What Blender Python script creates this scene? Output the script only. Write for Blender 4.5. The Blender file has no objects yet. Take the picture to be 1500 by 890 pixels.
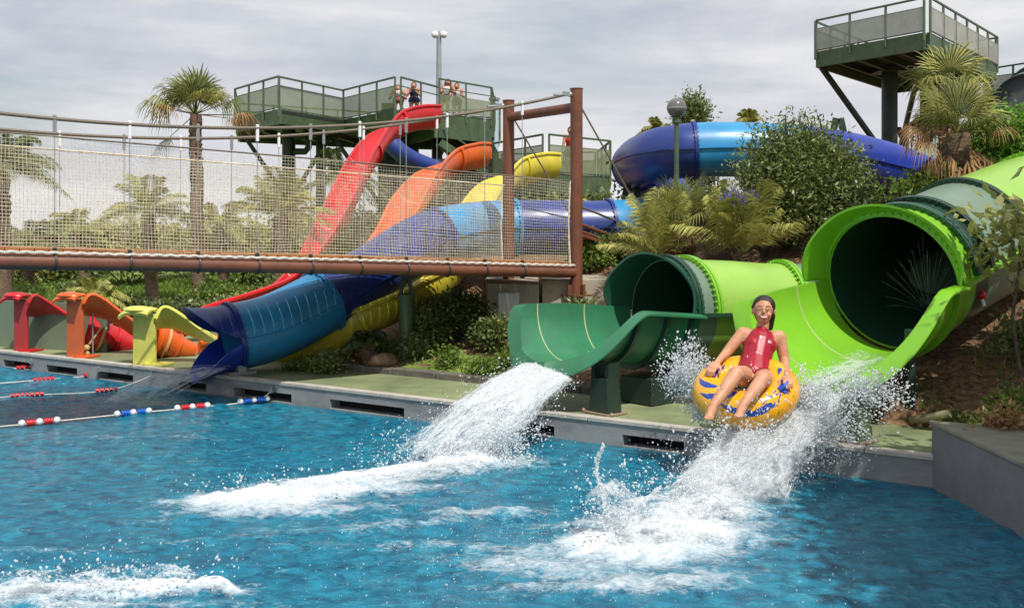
import bpy, bmesh, math, random
import numpy as np
from mathutils import Vector, Matrix, Quaternion
random.seed(7); rng = np.random.default_rng(11)
PI = math.pi
sc = bpy.context.scene
COL = sc.collection
EYE = 1.9; HZ = 335.0; F = 1500.0
def W(px, py, Y):            # a spot of the place given its bearing, drop below eye level and distance
    return Vector(((px-750)*Y/F, Y, EYE-(py-HZ)*Y/F))
EA, EB = 9.55, -0.645        # pool edge in plan: Y = EA + EB*X
ED = Vector((0.8404, -0.5420, 0)); EN = Vector((-0.5420, -0.8404, 0))   # along the edge / towards the pool
def edge_at(px):
    k = (px-750)/F; Y = EA/(1-EB*k); return Vector((k*Y, Y, 0))
def dist(X, Y): return (Y-EA-EB*X)*0.8404

# ---------------------------------------------------------------- noise
def _h(ix, iy, iz, seed):
    n = (ix*374761393 + iy*668265263 + iz*2147483647 + seed*1274126177) & 0xFFFFFFFF
    n = ((n ^ (n >> 13))*1274126177) & 0xFFFFFFFF
    n = ((n ^ (n >> 16))*2246822519) & 0xFFFFFFFF
    return ((n ^ (n >> 15)) & 0xFFFFFF)/float(0xFFFFFF)
def vnoise(x, y, z=0.0, seed=0):
    x = np.asarray(x, float); y = np.asarray(y, float); z = np.asarray(z, float)+np.zeros_like(x)
    ix = np.floor(x).astype(np.int64); iy = np.floor(y).astype(np.int64); iz = np.floor(z).astype(np.int64)
    fx = x-ix; fy = y-iy; fz = z-iz
    fx = fx*fx*(3-2*fx); fy = fy*fy*(3-2*fy); fz = fz*fz*(3-2*fz)
    r = 0
    for dx in (0, 1):
        for dy in (0, 1):
            for dz in (0, 1):
                w = (fx if dx else 1-fx)*(fy if dy else 1-fy)*(fz if dz else 1-fz)
                r = r + w*_h(ix+dx, iy+dy, iz+dz, seed)
    return r*2-1
def fbm(x, y, z=0.0, o=4, seed=0, g=0.5):
    r = 0; a = 1; s = 0; f = 1.0
    for i in range(o):
        r = r + a*vnoise(np.asarray(x)*f+17.3*i, np.asarray(y)*f-9.1*i, np.asarray(z)*f+3.7*i, seed+i); s += a; a *= g; f *= 2.03
    return r/s
def sstep(a, b, x):
    t = np.clip((np.asarray(x, float)-a)/(b-a), 0, 1); return t*t*(3-2*t)

# ---------------------------------------------------------------- materials
MATS = {}
def mat(name, col, rough=0.5, col2=None, scale=8.0, bump=0.0, bscale=60.0, metal=0.0, spec=0.5, coat=0.0,
        translucent=0.0, island=False, detail=5.0, alpha=1.0, stretch=None, contrast=(0.35, 0.65), vary=0.0, sheen=0.0):
    if name in MATS: return MATS[name]
    m = bpy.data.materials.new(name); m.use_nodes = True; nt = m.node_tree; N = nt.nodes; L = nt.links
    b = N['Principled BSDF']; out = N['Material Output']
    b.inputs['Base Color'].default_value = (*col, 1); b.inputs['Roughness'].default_value = rough
    b.inputs['Metallic'].default_value = metal; b.inputs['Specular IOR Level'].default_value = spec
    b.inputs['Coat Weight'].default_value = coat; b.inputs['Alpha'].default_value = alpha
    tc = N.new('ShaderNodeTexCoord'); mp = N.new('ShaderNodeMapping'); L.new(tc.outputs['Object'], mp.inputs[0])
    if stretch: mp.inputs['Scale'].default_value = stretch
    colout = None
    if col2 is not None:
        mix = N.new('ShaderNodeMix'); mix.data_type = 'RGBA'
        mix.inputs[6].default_value = (*col, 1); mix.inputs[7].default_value = (*col2, 1)
        if island:
            g = N.new('ShaderNodeNewGeometry'); L.new(g.outputs['Random Per Island'], mix.inputs[0])
        else:
            n = N.new('ShaderNodeTexNoise'); n.inputs['Scale'].default_value = scale; n.inputs['Detail'].default_value = detail
            n.inputs['Roughness'].default_value = 0.65
            r = N.new('ShaderNodeMapRange'); r.inputs[1].default_value = contrast[0]; r.inputs[2].default_value = contrast[1]
            L.new(mp.outputs[0], n.inputs['Vector']); L.new(n.outputs[0], r.inputs[0]); L.new(r.outputs[0], mix.inputs[0])
        colout = mix.outputs[2]
        L.new(colout, b.inputs['Base Color'])
    if bump:
        n2 = N.new('ShaderNodeTexNoise'); n2.inputs['Scale'].default_value = bscale; n2.inputs['Detail'].default_value = 4
        bp = N.new('ShaderNodeBump'); bp.inputs['Strength'].default_value = bump; bp.inputs['Distance'].default_value = 0.02
        L.new(mp.outputs[0], n2.inputs['Vector']); L.new(n2.outputs[0], bp.inputs['Height']); L.new(bp.outputs[0], b.inputs['Normal'])
    if vary:
        n3 = N.new('ShaderNodeTexNoise'); n3.inputs['Scale'].default_value = scale*1.7; n3.inputs['Detail'].default_value = 6
        r3 = N.new('ShaderNodeMapRange'); r3.inputs[3].default_value = max(0.02, rough-vary); r3.inputs[4].default_value = rough+vary
        L.new(mp.outputs[0], n3.inputs['Vector']); L.new(n3.outputs[0], r3.inputs[0]); L.new(r3.outputs[0], b.inputs['Roughness'])
    if translucent:
        tr = N.new('ShaderNodeBsdfTranslucent'); tr.inputs[0].default_value = (*col, 1)
        if colout: L.new(colout, tr.inputs[0])
        ms = N.new('ShaderNodeMixShader'); ms.inputs[0].default_value = translucent
        L.new(b.outputs[0], ms.inputs[1]); L.new(tr.outputs[0], ms.inputs[2]); L.new(ms.outputs[0], out.inputs[0])
    MATS[name] = m
    return m
def gel(name, col, dirt=0.68, rough=0.36):     # moulded fibreglass
    return mat(name, col, rough, tuple(c*dirt+0.01 for c in col), 2.2, 0.05, 9.0, coat=0.12, vary=0.14, detail=8)
RED = gel('red gelcoat', (0.62, 0.012, 0.016)); ORANGE = gel('orange gelcoat', (0.78, 0.13, 0.012)); YELLOW = gel('yellow gelcoat', (0.78, 0.66, 0.05))
LEMON = gel('lemon gelcoat', (0.74, 0.72, 0.14))
RED_D = gel('weathered red gelcoat', (0.50, 0.035, 0.035), 0.7, 0.4); ORANGE_D = gel('weathered orange gelcoat', (0.62, 0.13, 0.035), 0.7, 0.4)
LBLUE = gel('light blue gelcoat', (0.035, 0.30, 0.60)); DBLUE = gel('dark blue gelcoat', (0.020, 0.048, 0.26)); RBLUE = gel('royal blue gelcoat', (0.012, 0.04, 0.36))
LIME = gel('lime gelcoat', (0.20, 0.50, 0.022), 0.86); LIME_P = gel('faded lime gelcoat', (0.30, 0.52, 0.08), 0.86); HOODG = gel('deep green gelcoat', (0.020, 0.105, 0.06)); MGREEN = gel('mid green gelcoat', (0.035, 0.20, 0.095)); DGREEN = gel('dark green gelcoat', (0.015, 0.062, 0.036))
GGREEN = gel('grey green gelcoat', (0.17, 0.25, 0.18), 0.8, 0.4); BLUEGREY = gel('grey blue gelcoat', (0.20, 0.32, 0.42), 0.8, 0.4)
CONC = mat('grey concrete', (0.33, 0.33, 0.325), 0.8, (0.17, 0.175, 0.18), 2.2, 0.3, 90, vary=0.15, stretch=(1, 1, 2.5), detail=9, contrast=(.38, .72))
COPING = mat('pale coping', (0.52, 0.48, 0.42), 0.8, (0.40, 0.37, 0.33), 5.0, 0.2, 80)
DECKG = mat('green painted deck', (0.29, 0.33, 0.165), 0.62, (0.155, 0.185, 0.095), 1.7, 0.25, 70, vary=0.30, detail=8)
PIPE = mat('brown painted steel', (0.20, 0.07, 0.038), 0.45, (0.13, 0.05, 0.03), 4.0, 0.08, 30, vary=0.1)
WOOD = mat('orange timber', (0.48, 0.20, 0.055), 0.7, (0.30, 0.12, 0.04), 14.0, 0.3, 40, stretch=(1, 1, 4))
ROPE = mat('cream rope', (0.88, 0.83, 0.66), 0.9, (0.45, 0.38, 0.24), 40)
ROPE_W = mat('white rope', (0.7, 0.68, 0.62), 0.85, (0.5, 0.48, 0.42), 40)
CABLE = mat('weathered steel cable', (0.20, 0.17, 0.12), 0.6, (0.12, 0.10, 0.08), 60)
GALV = mat('galvanised steel', (0.45, 0.46, 0.47), 0.4, (0.32, 0.33, 0.34), 20, metal=0.6)
GREY_P = mat('grey painted pole', (0.33, 0.35, 0.38), 0.5, (0.26, 0.28, 0.31), 6)
STEELG = mat('green painted steel', (0.085, 0.13, 0.065), 0.5, (0.055, 0.09, 0.045), 3.0, 0.05, 20, vary=0.1)
STEELD = mat('dark green steel', (0.022, 0.042, 0.03), 0.5, (0.014, 0.028, 0.02), 3.0)
MESHG = mat('green mesh panel', (0.27, 0.31, 0.17), 0.8, (0.19, 0.23, 0.12), 2.0, alpha=0.56)
MESHP = mat('pale mesh panel', (0.40, 0.42, 0.38), 0.8, (0.30, 0.32, 0.28), 2.0, alpha=0.68)
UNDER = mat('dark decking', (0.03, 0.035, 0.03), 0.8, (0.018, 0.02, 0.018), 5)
BLACK = mat('painted slot shade', (0.008, 0.008, 0.009), 0.9)
SOIL = mat('bark mulch', (0.20, 0.105, 0.05), 0.95, (0.085, 0.045, 0.025), 18.0, 0.9, 40)
TRUNK = mat('palm bark', (0.23, 0.15, 0.10), 0.95, (0.07, 0.042, 0.03), 22.0, 0.8, 30, stretch=(1, 1, 2.5))
BARK = mat('grey bark', (0.16, 0.12, 0.085), 0.95, (0.08, 0.06, 0.045), 15.0, 0.6, 30)
LEAF_OLIVE = mat('olive leaves', (0.27, 0.31, 0.09), 0.42, (0.06, 0.10, 0.028), island=True, translucent=0.25)
LEAF_MID = mat('fresh leaves', (0.24, 0.34, 0.05), 0.45, (0.08, 0.14, 0.025), island=True, translucent=0.35)
LEAF_YEL = mat('yellowish leaves', (0.50, 0.48, 0.17), 0.5, (0.22, 0.25, 0.07), island=True, translucent=0.35)
LEAF_DRK = mat('dark shrub leaves', (0.15, 0.19, 0.05), 0.4, (0.03, 0.052, 0.018), island=True, translucent=0.2)
LEAF_BRI = mat('bright leaves', (0.22, 0.46, 0.05), 0.45, (0.09, 0.22, 0.025), island=True, translucent=0.35)
FROND = mat('palm frond green', (0.20, 0.22, 0.06), 0.4, (0.06, 0.085, 0.025), island=True, translucent=0.25)
FROND_Y = mat('palm frond yellow green', (0.54, 0.50, 0.14), 0.45, (0.20, 0.24, 0.06), island=True, translucent=0.3)
DEAD = mat('dead frond', (0.42, 0.25, 0.11), 0.9, (0.20, 0.11, 0.05), island=True, translucent=0.2)
FLOWER = mat('lilac petals', (0.17, 0.17, 0.62), 0.6, (0.10, 0.10, 0.45), island=True, translucent=0.3)
ROCK = mat('tan rock', (0.36, 0.23, 0.14), 0.9, (0.20, 0.13, 0.085), 6, 0.7, 12)
WHITE = mat('white plastic', (0.8, 0.8, 0.8), 0.35)
REDP = mat('red float plastic', (0.60, 0.01, 0.02), 0.35); BLUEP = mat('blue float plastic', (0.012, 0.12, 0.55), 0.35)
SKIN = mat('tanned skin', (0.60, 0.31, 0.19), 0.52, (0.50, 0.23, 0.13), 12, vary=0.1)
SKIN2 = mat('bystander skin', (0.50, 0.25, 0.16), 0.5, (0.42, 0.19, 0.12), 12)  # plain skin tone of the people on the platforms
HAIR = mat('dark wet hair', (0.035, 0.017, 0.011), 0.45, (0.012, 0.006, 0.004), 90, .5, 120, stretch=(1, 1, .15))
HAIR2 = mat('auburn hair', (0.16, 0.06, 0.03), 0.5, (0.09, 0.035, 0.02), 50)
SUIT = mat('wet red swimsuit', (0.40, 0.006, 0.026), 0.42, (0.28, 0.003, 0.016), 30, 0.18, 22, coat=0.15)
NAVY = mat('navy cloth', (0.03, 0.04, 0.12), 0.8); WHITEC = mat('white cloth', (0.75, 0.72, 0.70), 0.8); PINKC = mat('pink cloth', (0.65, 0.2, 0.2), 0.8); REDC = mat('red cloth', (0.55, 0.03, 0.03), 0.8)

# ---------------------------------------------------------------- objects
def tag(o, label=None, cat=None, group=None, kind=None):
    if label: o['label'] = label
    if cat: o['category'] = cat
    if group: o['group'] = group
    if kind: o['kind'] = kind
    return o
def empty(name, loc, label, cat, group=None):
    o = bpy.data.objects.new(name, None); COL.objects.link(o); o.location = Vector(loc); o.empty_display_size = 0.2
    return tag(o, label, cat, group)
def link(name, me, mats, parent=None, smooth=True):
    if not isinstance(mats, (list, tuple)): mats = [mats]
    for m in mats: me.materials.append(m)
    if smooth: me.shade_smooth()
    o = bpy.data.objects.new(name, me); COL.objects.link(o)
    if parent is not None:
        o.parent = parent
        if parent.parent is not None: return o
        wl = Vector(parent.location); p = parent.parent
        while p is not None: wl += Vector(p.location); p = p.parent
        o.matrix_parent_inverse = Matrix.Translation(-wl)      # geometry is written in world coordinates
    return o
def npmesh(name, V, Fq, mats, parent=None, smooth=True):
    V = np.asarray(V, np.float32); Fq = np.asarray(Fq, np.int32); k = Fq.shape[1]; n = len(Fq)
    me = bpy.data.meshes.new(name); me.vertices.add(len(V)); me.vertices.foreach_set('co', V.ravel())
    me.loops.add(n*k); me.loops.foreach_set('vertex_index', Fq.ravel())
    me.polygons.add(n); me.polygons.foreach_set('loop_start', np.arange(0, n*k, k, dtype=np.int32))
    me.update(calc_edges=True); me.validate()
    return link(name, me, mats, parent, smooth)
class MB:
    def __init__(s): s.v = []; s.f = []; s.m = []; s.cur = 0
    def _add(s, vs, fs):
        b = len(s.v); s.v += [tuple(v) for v in vs]; s.f += [tuple(i+b for i in f) for f in fs]; s.m += [s.cur]*len(fs); return s
    def box(s, c, size, x=(1, 0, 0), z=(0, 0, 1)):
        c = Vector(c); x = Vector(x).normalized(); z = Vector(z).normalized(); y = z.cross(x).normalized(); x = y.cross(z)
        hx, hy, hz = (d/2 for d in size)
        vs = [c+x*a*hx+y*b*hy+z*d*hz for d in (-1, 1) for b in (-1, 1) for a in (-1, 1)]
        return s._add(vs, [(0, 2, 3, 1), (4, 5, 7, 6), (0, 1, 5, 4), (2, 6, 7, 3), (0, 4, 6, 2), (1, 3, 7, 5)])
    def beam(s, p, q, w, h=None):
        p = Vector(p); q = Vector(q); d = q-p; up = Vector((0, 0, 1)) if abs(d.normalized().z) < 0.98 else Vector((0, 1, 0))
        side = d.cross(up).normalized(); zz = side.cross(d).normalized()
        return s.box((p+q)/2, (d.length, w, h or w), d, zz)
    def prism(s, poly, z0, z1):
        n = len(poly); vs = [(p[0], p[1], z0) for p in poly]+[(p[0], p[1], z1) for p in poly]
        return s._add(vs, [tuple(reversed(range(n))), tuple(range(n, 2*n))]+[(i, (i+1) % n, n+(i+1) % n, n+i) for i in range(n)])
    def tube(s, pts, r, n=8, cap=True):
        pts = [Vector(p) for p in pts]; m = len(pts)
        rs = r if isinstance(r, (list, tuple)) else [r]*m
        vs = []; ref = None
        for i, p in enumerate(pts):
            t = (pts[min(i+1, m-1)]-pts[max(i-1, 0)]).normalized()
            if ref is None:
                ref = Vector((0, 0, 1)) if abs(t.z) < 0.9 else Vector((1, 0, 0))
            a = t.cross(ref).normalized(); b = a.cross(t).normalized(); ref = b
            for k in range(n):
                an = 2*PI*k/n; vs.append(p+a*(rs[i]*math.cos(an))+b*(rs[i]*math.sin(an)))
        fs = [(i*n+k, i*n+(k+1) % n, (i+1)*n+(k+1) % n, (i+1)*n+k) for i in range(m-1) for k in range(n)]
        if cap: fs += [tuple(reversed(range(n))), tuple(range((m-1)*n, m*n))]
        return s._add(vs, fs)
    def ball(s, c, r, n=10, sq=(1, 1, 1), rot=None):
        c = Vector(c); vs = []; fs = []; h = n//2+1
        for i in range(h+1):
            th = PI*i/h
            for k in range(n):
                v = Vector((math.sin(th)*math.cos(2*PI*k/n)*r*sq[0], math.sin(th)*math.sin(2*PI*k/n)*r*sq[1], math.cos(th)*r*sq[2]))
                if rot: v = rot @ v
                vs.append(c+v)
        for i in range(h):
            for k in range(n): fs.append((i*n+k, (i+1)*n+k, (i+1)*n+(k+1) % n, i*n+(k+1) % n))
        return s._add(vs, fs)
    def build(s, name, mats, parent=None, smooth=False, bevel=0.0):
        me = bpy.data.meshes.new(name); me.from_pydata(s.v, [], s.f)
        if any(s.m): me.polygons.foreach_set('material_index', s.m)
        bm = bmesh.new(); bm.from_mesh(me); bmesh.ops.remove_doubles(bm, verts=bm.verts, dist=1e-5)
        bmesh.ops.recalc_face_normals(bm, faces=bm.faces)
        if bevel: bmesh.ops.bevel(bm, geom=list(bm.edges), offset=bevel, segments=1, affect='EDGES', clamp_overlap=True)
        bm.to_mesh(me); bm.free()
        o = link(name, me, mats, parent, smooth)
        if smooth: me.set_sharp_from_angle(angle=math.radians(42))
        return o
def catmull(P, n=8):
    P = [Vector(p) for p in P]; out = []; m = len(P)
    for i in range(m-1):
        p0 = P[max(i-1, 0)]; p1 = P[i]; p2 = P[i+1]; p3 = P[min(i+2, m-1)]
        for j in range(n):
            t = j/n; out.append(0.5*((2*p1)+(p2-p0)*t+(2*p0-5*p1+4*p2-p3)*t*t+(3*p1-p0-3*p2+p3)*t**3))
    out.append(P[-1]); return out
def frames(pts):
    m = len(pts); fr = []
    for i in range(m):
        t = (pts[min(i+1, m-1)]-pts[max(i-1, 0)]).normalized(); s = t.cross(Vector((0, 0, 1))).normalized(); u = s.cross(t); fr.append((t, s, u))
    return fr
def shell(pts, rad, a0, a1, th, nseg=28, name='tube_section', mats=None, parent=None, fr=None, inner=False):
    """moulded shell about a centre line; angle 0 is the bottom, positive towards s; a0/a1 may be lists (degrees)"""
    m = len(pts); fr = fr or frames(pts)
    R = rad if isinstance(rad, (list, tuple)) else [rad]*m
    A0 = a0 if isinstance(a0, (list, tuple)) else [a0]*m; A1 = a1 if isinstance(a1, (list, tuple)) else [a1]*m
    full = abs(A1[0]-A0[0]-360) < 1e-6
    vs = []; n = nseg+1
    for rr in (0, th):
        for i in range(m):
            t, s, u = fr[i]
            for k in range(n):
                a = math.radians(A0[i]+(A1[i]-A0[i])*k/nseg)
                vs.append(pts[i]+(s*math.sin(a)-u*math.cos(a))*(R[i]-rr))
    o = m*n; fs = []
    for i in range(m-1):
        for k in range(nseg):
            fs.append((i*n+k, i*n+k+1, (i+1)*n+k+1, (i+1)*n+k)); fs.append((o+i*n+k, o+(i+1)*n+k, o+(i+1)*n+k+1, o+i*n+k+1))
    for k in range(nseg):
        fs.append((k, o+k, o+k+1, k+1)); b = (m-1)*n; fs.append((b+k, b+k+1, o+b+k+1, o+b+k))
    if not full:
        for i in range(m-1):
            fs.append((i*n, (i+1)*n, o+(i+1)*n, o+i*n)); e = nseg
            fs.append((i*n+e, o+i*n+e, o+(i+1)*n+e, (i+1)*n+e))
    mb = MB(); mb._add(vs, fs)
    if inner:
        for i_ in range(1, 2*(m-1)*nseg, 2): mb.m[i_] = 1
    if mats is None: return mb
    return mb.build(name, mats, parent, True)
def flange(pt, fr, R, w, h, mats, parent, a0=0, a1=360, bolts=24, name='flange', shift=0):
    t, s, u = fr
    mb = MB()
    for off in (-w*0.55, w*0.55):
        q = shell([pt+t*(off-w*0.42), pt+t*(off+w*0.42)], R+h, a0, a1, h, 36, fr=[fr, fr]); mb._add(q.v, q.f)
    for k in range(bolts):
        a = math.radians(a0+(a1-a0)*(k+0.5)/bolts); d = s*math.sin(a)-u*math.cos(a)
        mb.box(pt+d*(R+h*0.62), (w*3.0, 0.02, 0.02), t, d)
    return mb.build(name, mats, parent, True)
# ---------------------------------------------------------------- world, sun, camera
SUN = Vector((0.29, -0.57, 1.0)).normalized()
el = math.asin(SUN.z); az = math.atan2(SUN.x, SUN.y)
w = bpy.data.worlds.new('World'); sc.world = w; w.use_nodes = True
N = w.node_tree.nodes; L = w.node_tree.links; bg = N['Background']
sky = N.new('ShaderNodeTexSky'); sky.sky_type = 'NISHITA'; sky.sun_disc = False; sky.sun_elevation = el; sky.sun_rotation = az; sky.air_density = 1.2; sky.dust_density = 2.0
tc = N.new('ShaderNodeTexCoord'); mp = N.new('ShaderNodeMapping'); mp.inputs['Scale'].default_value = (1.2, 1.2, 6.0); mp.inputs['Rotation'].default_value = (0, 0.10, 0.25); mp.inputs['Location'].default_value = (0.3, 0.2, 0.55)
n1 = N.new('ShaderNodeTexNoise'); n1.inputs['Scale'].default_value = 1.5; n1.inputs['Detail'].default_value = 9; n1.inputs['Roughness'].default_value = 0.56; n1.inputs['Distortion'].default_value = 0.5
r1 = N.new('ShaderNodeMapRange'); r1.inputs[1].default_value = 0.36; r1.inputs[2].default_value = 0.56; r1.inputs[3].default_value = 0.25
mp2 = N.new('ShaderNodeMapping'); mp2.inputs['Scale'].default_value = (1, 1, 6); mp2.inputs['Location'].default_value = (4, 1, 2)
n2 = N.new('ShaderNodeTexNoise'); n2.inputs['Scale'].default_value = 2.6; n2.inputs['Detail'].default_value = 8; n2.inputs['Roughness'].default_value = 0.6
r2 = N.new('ShaderNodeMapRange'); r2.inputs[1].default_value = 0.33; r2.inputs[2].default_value = 0.66
cm = N.new('ShaderNodeMix'); cm.data_type = 'RGBA'; cm.inputs[6].default_value = (0.60, 0.615, 0.69, 1); cm.inputs[7].default_value = (0.88, 0.875, 0.885, 1)
sm = N.new('ShaderNodeVectorMath'); sm.operation = 'SCALE'; sm.inputs['Scale'].default_value = 0.10
mx = N.new('ShaderNodeMix'); mx.data_type = 'RGBA'
L.new(tc.outputs['Generated'], mp.inputs[0]); L.new(mp.outputs[0], n1.inputs['Vector']); L.new(n1.outputs[0], r1.inputs[0])
L.new(tc.outputs['Generated'], mp2.inputs[0]); L.new(mp2.outputs[0], n2.inputs['Vector']); L.new(n2.outputs[0], r2.inputs[0]); L.new(r2.outputs[0], cm.inputs[0])
L.new(sky.outputs[0], sm.inputs[0]); L.new(sm.outputs[0], mx.inputs[6]); L.new(cm.outputs[2], mx.inputs[7]); L.new(r1.outputs[0], mx.inputs[0])
L.new(mx.outputs[2], bg.inputs[0]); bg.inputs[1].default_value = 1.0
sl = bpy.data.lights.new('sun', 'SUN'); sl.energy = 4.4; sl.angle = math.radians(0.6); sl.color = (1.0, 0.955, 0.88)
so = bpy.data.objects.new('sun', sl); COL.objects.link(so); so.rotation_euler = SUN.to_track_quat('Z', 'Y').to_euler(); so.location = (5, -10, 20)
cd = bpy.data.cameras.new('camera'); cd.sensor_width = 36; cd.lens = 36*F/1500; cd.shift_y = -(445-HZ)/1500; cd.clip_end = 3000; cd.clip_start = 0.05
co = bpy.data.objects.new('camera', cd); COL.objects.link(co); co.location = (0, 0, EYE); co.rotation_euler = (PI/2, 0, 0); sc.camera = co
sc.view_settings.view_transform = 'Standard'; sc.view_settings.look = 'None'; sc.view_settings.gamma = 1; sc.view_settings.exposure = 0; sc.view_settings.use_curve_mapping = False
sc.cycles.max_bounces = 8; sc.cycles.diffuse_bounces = 6; sc.cycles.transparent_max_bounces = 12; sc.cycles.caustics_reflective = False; sc.cycles.caustics_refractive = False

# ---------------------------------------------------------------- terrain
def hgt(X, Y):
    X = np.asarray(X, float); Y = np.asarray(Y, float); d = dist(X, Y)
    left = 0.20+0.075*np.clip(d-3.6, 0, 18)
    mid = 0.16+0.10*sstep(1.12, 1.3, d)+0.20*np.clip(d-1.1, 0, 1.9)+0.42*np.clip(d-3.0, 0, 1.6)+0.02*np.clip(d-4.6, 0, 15)
    rgt = 0.16+0.10*sstep(1.12, 1.3, d)+0.34*np.clip(d-1.0, 0, 6.0)+0.02*np.clip(d-7, 0, 15)
    wm = sstep(-3.6, -1.8, X); wr = sstep(1.0, 3.0, X)
    z = left*(1-wm)+mid*wm; z = z*(1-wr)+rgt*wr
    z = z + sstep(1.2, 2.4, d)*(0.10*fbm(X*0.9, Y*0.9, 0, 3, 5)+0.03*fbm(X*4, Y*4, 0, 3, 9))*sstep(0, 1, wm+sstep(4, 6, d))
    fr_ = sstep(3.25, 3.35, X)*sstep(7.72, 7.62, Y-0.0*X)
    z = np.where((X > 3.3) & (d < 1.25), np.maximum(np.where(d < 1.25, 0.2, z), np.where(Y < 7.6, 0.42+0.22*(X-3.3), 0.2)), z)
    pool = (d < 0.5) & (X < 3.3) & (Y > 0.6)
    z = np.where(pool, -1.3, z)
    far = sstep(40, 120, np.hypot(X, Y)); z = z*(1-far)+1.0*far
    return z
def axis(a, b, fine_a, fine_b, st):
    l = list(np.arange(fine_a, fine_b+1e-6, st)); x = fine_b; s = st
    while x < b: s *= 1.25; x += s; l.append(min(x, b))
    x = fine_a; s = st
    while x > a: s *= 1.25; x -= s; l.insert(0, max(x, a))
    return np.array(l)
gx = axis(-900, 900, -14, 14, 0.16); gy = axis(-300, 1500, 0, 24, 0.16)
GX, GY = np.meshgrid(gx, gy); GZ = hgt(GX, GY); nx, ny = len(gx), len(gy)
def gridfaces(nx, ny):
    i = np.arange(ny-1)[:, None]*nx+np.arange(nx-1)[None, :]; i = i.ravel()
    return np.stack([i, i+1, i+nx+1, i+nx], 1)
GRND = bpy.data.materials.new('ground'); GRND.use_nodes = True
def ground_mat():
    nt = GRND.node_tree; N = nt.nodes; L = nt.links; b = N['Principled BSDF']; b.inputs['Roughness'].default_value = 0.95
    tc = N.new('ShaderNodeTexCoord'); at = N.new('ShaderNodeAttribute'); at.attribute_name = 'grass'
    def nz(s, d=6):
        n = N.new('ShaderNodeTexNoise'); n.inputs['Scale'].default_value = s; n.inputs['Detail'].default_value = d; L.new(tc.outputs['Object'], n.inputs['Vector']); return n
    def mixc(f, a, b_):
        m = N.new('ShaderNodeMix'); m.data_type = 'RGBA'
        for i, v in ((6, a), (7, b_)):
            if isinstance(v, tuple): m.inputs[i].default_value = (*v, 1)
            else: L.new(v, m.inputs[i])
        L.new(f, m.inputs[0]); return m.outputs[2]
    def ramp(n, a, b_):
        r = N.new('ShaderNodeMapRange'); r.inputs[1].default_value = a; r.inputs[2].default_value = b_; L.new(n.outputs[0], r.inputs[0]); return r.outputs[0]
    soil = mixc(ramp(nz(14), 0.35, 0.65), (0.26, 0.15, 0.075), (0.09, 0.05, 0.028))
    grass = mixc(ramp(nz(3.0, 9), 0.3, 0.7), (0.24, 0.34, 0.055), (0.11, 0.18, 0.03))
    ad = N.new('ShaderNodeMath'); ad.operation = 'ADD'; L.new(at.outputs['Fac'], ad.inputs[0])
    n3 = nz(5, 8); r3 = N.new('ShaderNodeMapRange'); r3.inputs[3].default_value = -0.5; r3.inputs[4].default_value = 0.5; L.new(n3.outputs[0], r3.inputs[0]); L.new(r3.outputs[0], ad.inputs[1])
    rr = N.new('ShaderNodeMapRange'); rr.inputs[1].default_value = 0.4; rr.inputs[2].default_value = 0.6; L.new(ad.outputs[0], rr.inputs[0])
    L.new(mixc(rr.outputs[0], soil, grass), b.inputs['Base Color'])
    bp = N.new('ShaderNodeBump'); bp.inputs['Strength'].default_value = 0.9; bp.inputs['Distance'].default_value = 0.05; L.new(nz(30, 6).outputs[0], bp.inputs['Height']); L.new(bp.outputs[0], b.inputs['Normal'])
ground_mat()
g = npmesh('ground', np.stack([GX.ravel(), GY.ravel(), GZ.ravel()], 1), gridfaces(nx, ny), GRND); g['kind'] = 'structure'
gr = (1-sstep(-3.4, -2.0, GX))*1.0+0.35*sstep(6, 9, dist(GX, GY)); gr = np.clip(gr, 0, 1)
gr = np.maximum(gr, 0.75*np.exp(-((GX-(-0.4))/1.3)**2)*(dist(GX, GY) < 1.9))
a = g.data.attributes.new('grass', 'FLOAT', 'POINT'); a.data.foreach_set('value', gr.ravel().astype(np.float32))

# ---------------------------------------------------------------- pool edge with scuppers, deck, kerb
def E(s, d=0, z=0): p = Vector((0, EA, 0))+ED*s-EN*d; return Vector((p.x, p.y, z))       # s along the edge, d behind it
def s_of(px): return (edge_at(px)-Vector((0, EA, 0))).dot(ED)
S0, S1 = -16.0, 3.72
slots = [(5, 45), (68, 113), (143, 195), (262, 302), (343, 427), (483, 592), (752, 812), (912, 1002), (1085, 1170)]
pe = MB(); edges = [S0]
for a_, b_ in slots: edges += [s_of(a_), s_of(b_)]
edges.append(S1)
for i in range(0, len(edges), 2):
    p, q = edges[i], edges[i+1]; pe.prism([E(p), E(q), E(q, .16), E(p, .16)], -1.3, 0.108)
for i in range(1, len(edges)-1, 2):
    p, q = edges[i], edges[i+1]; pe.prism([E(p), E(q), E(q, .16), E(p, .16)], -1.3, 0.012)
pe.prism([E(S0), E(S1), E(S1, .16), E(S0, .16)], 0.108, 0.19)
o = pe.build('pool_edge', CONC); o['kind'] = 'structure'
o = MB().prism([E(S0, .165), E(S1, .165), E(S1, .42), E(S0, .42)], -0.2, 0.1).build('scupper_shade_back', BLACK); o['kind'] = 'structure'  # solid black backing, the shade inside the slots put into its colour
cp = MB(); ss = S0
while ss < S1-0.01:
    e2 = min(ss+1.2, S1); cp.prism([E(ss+.003, -.012), E(e2-.003, -.012), E(e2-.003, .085), E(ss+.003, .085)], 0.192, 0.232); ss = e2
o = cp.build('coping', COPING, bevel=0.006); o['kind'] = 'structure'
o = MB().prism([E(S0, .085), E(S1+.6, .085), E(S1+.6, 1.12), E(-3.6, 1.12), E(-3.9, 3.6), E(S0, 3.6)], 0.10, 0.226).build('pool_deck', DECKG); o['kind'] = 'structure'
k = MB(); ss = -3.6
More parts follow.
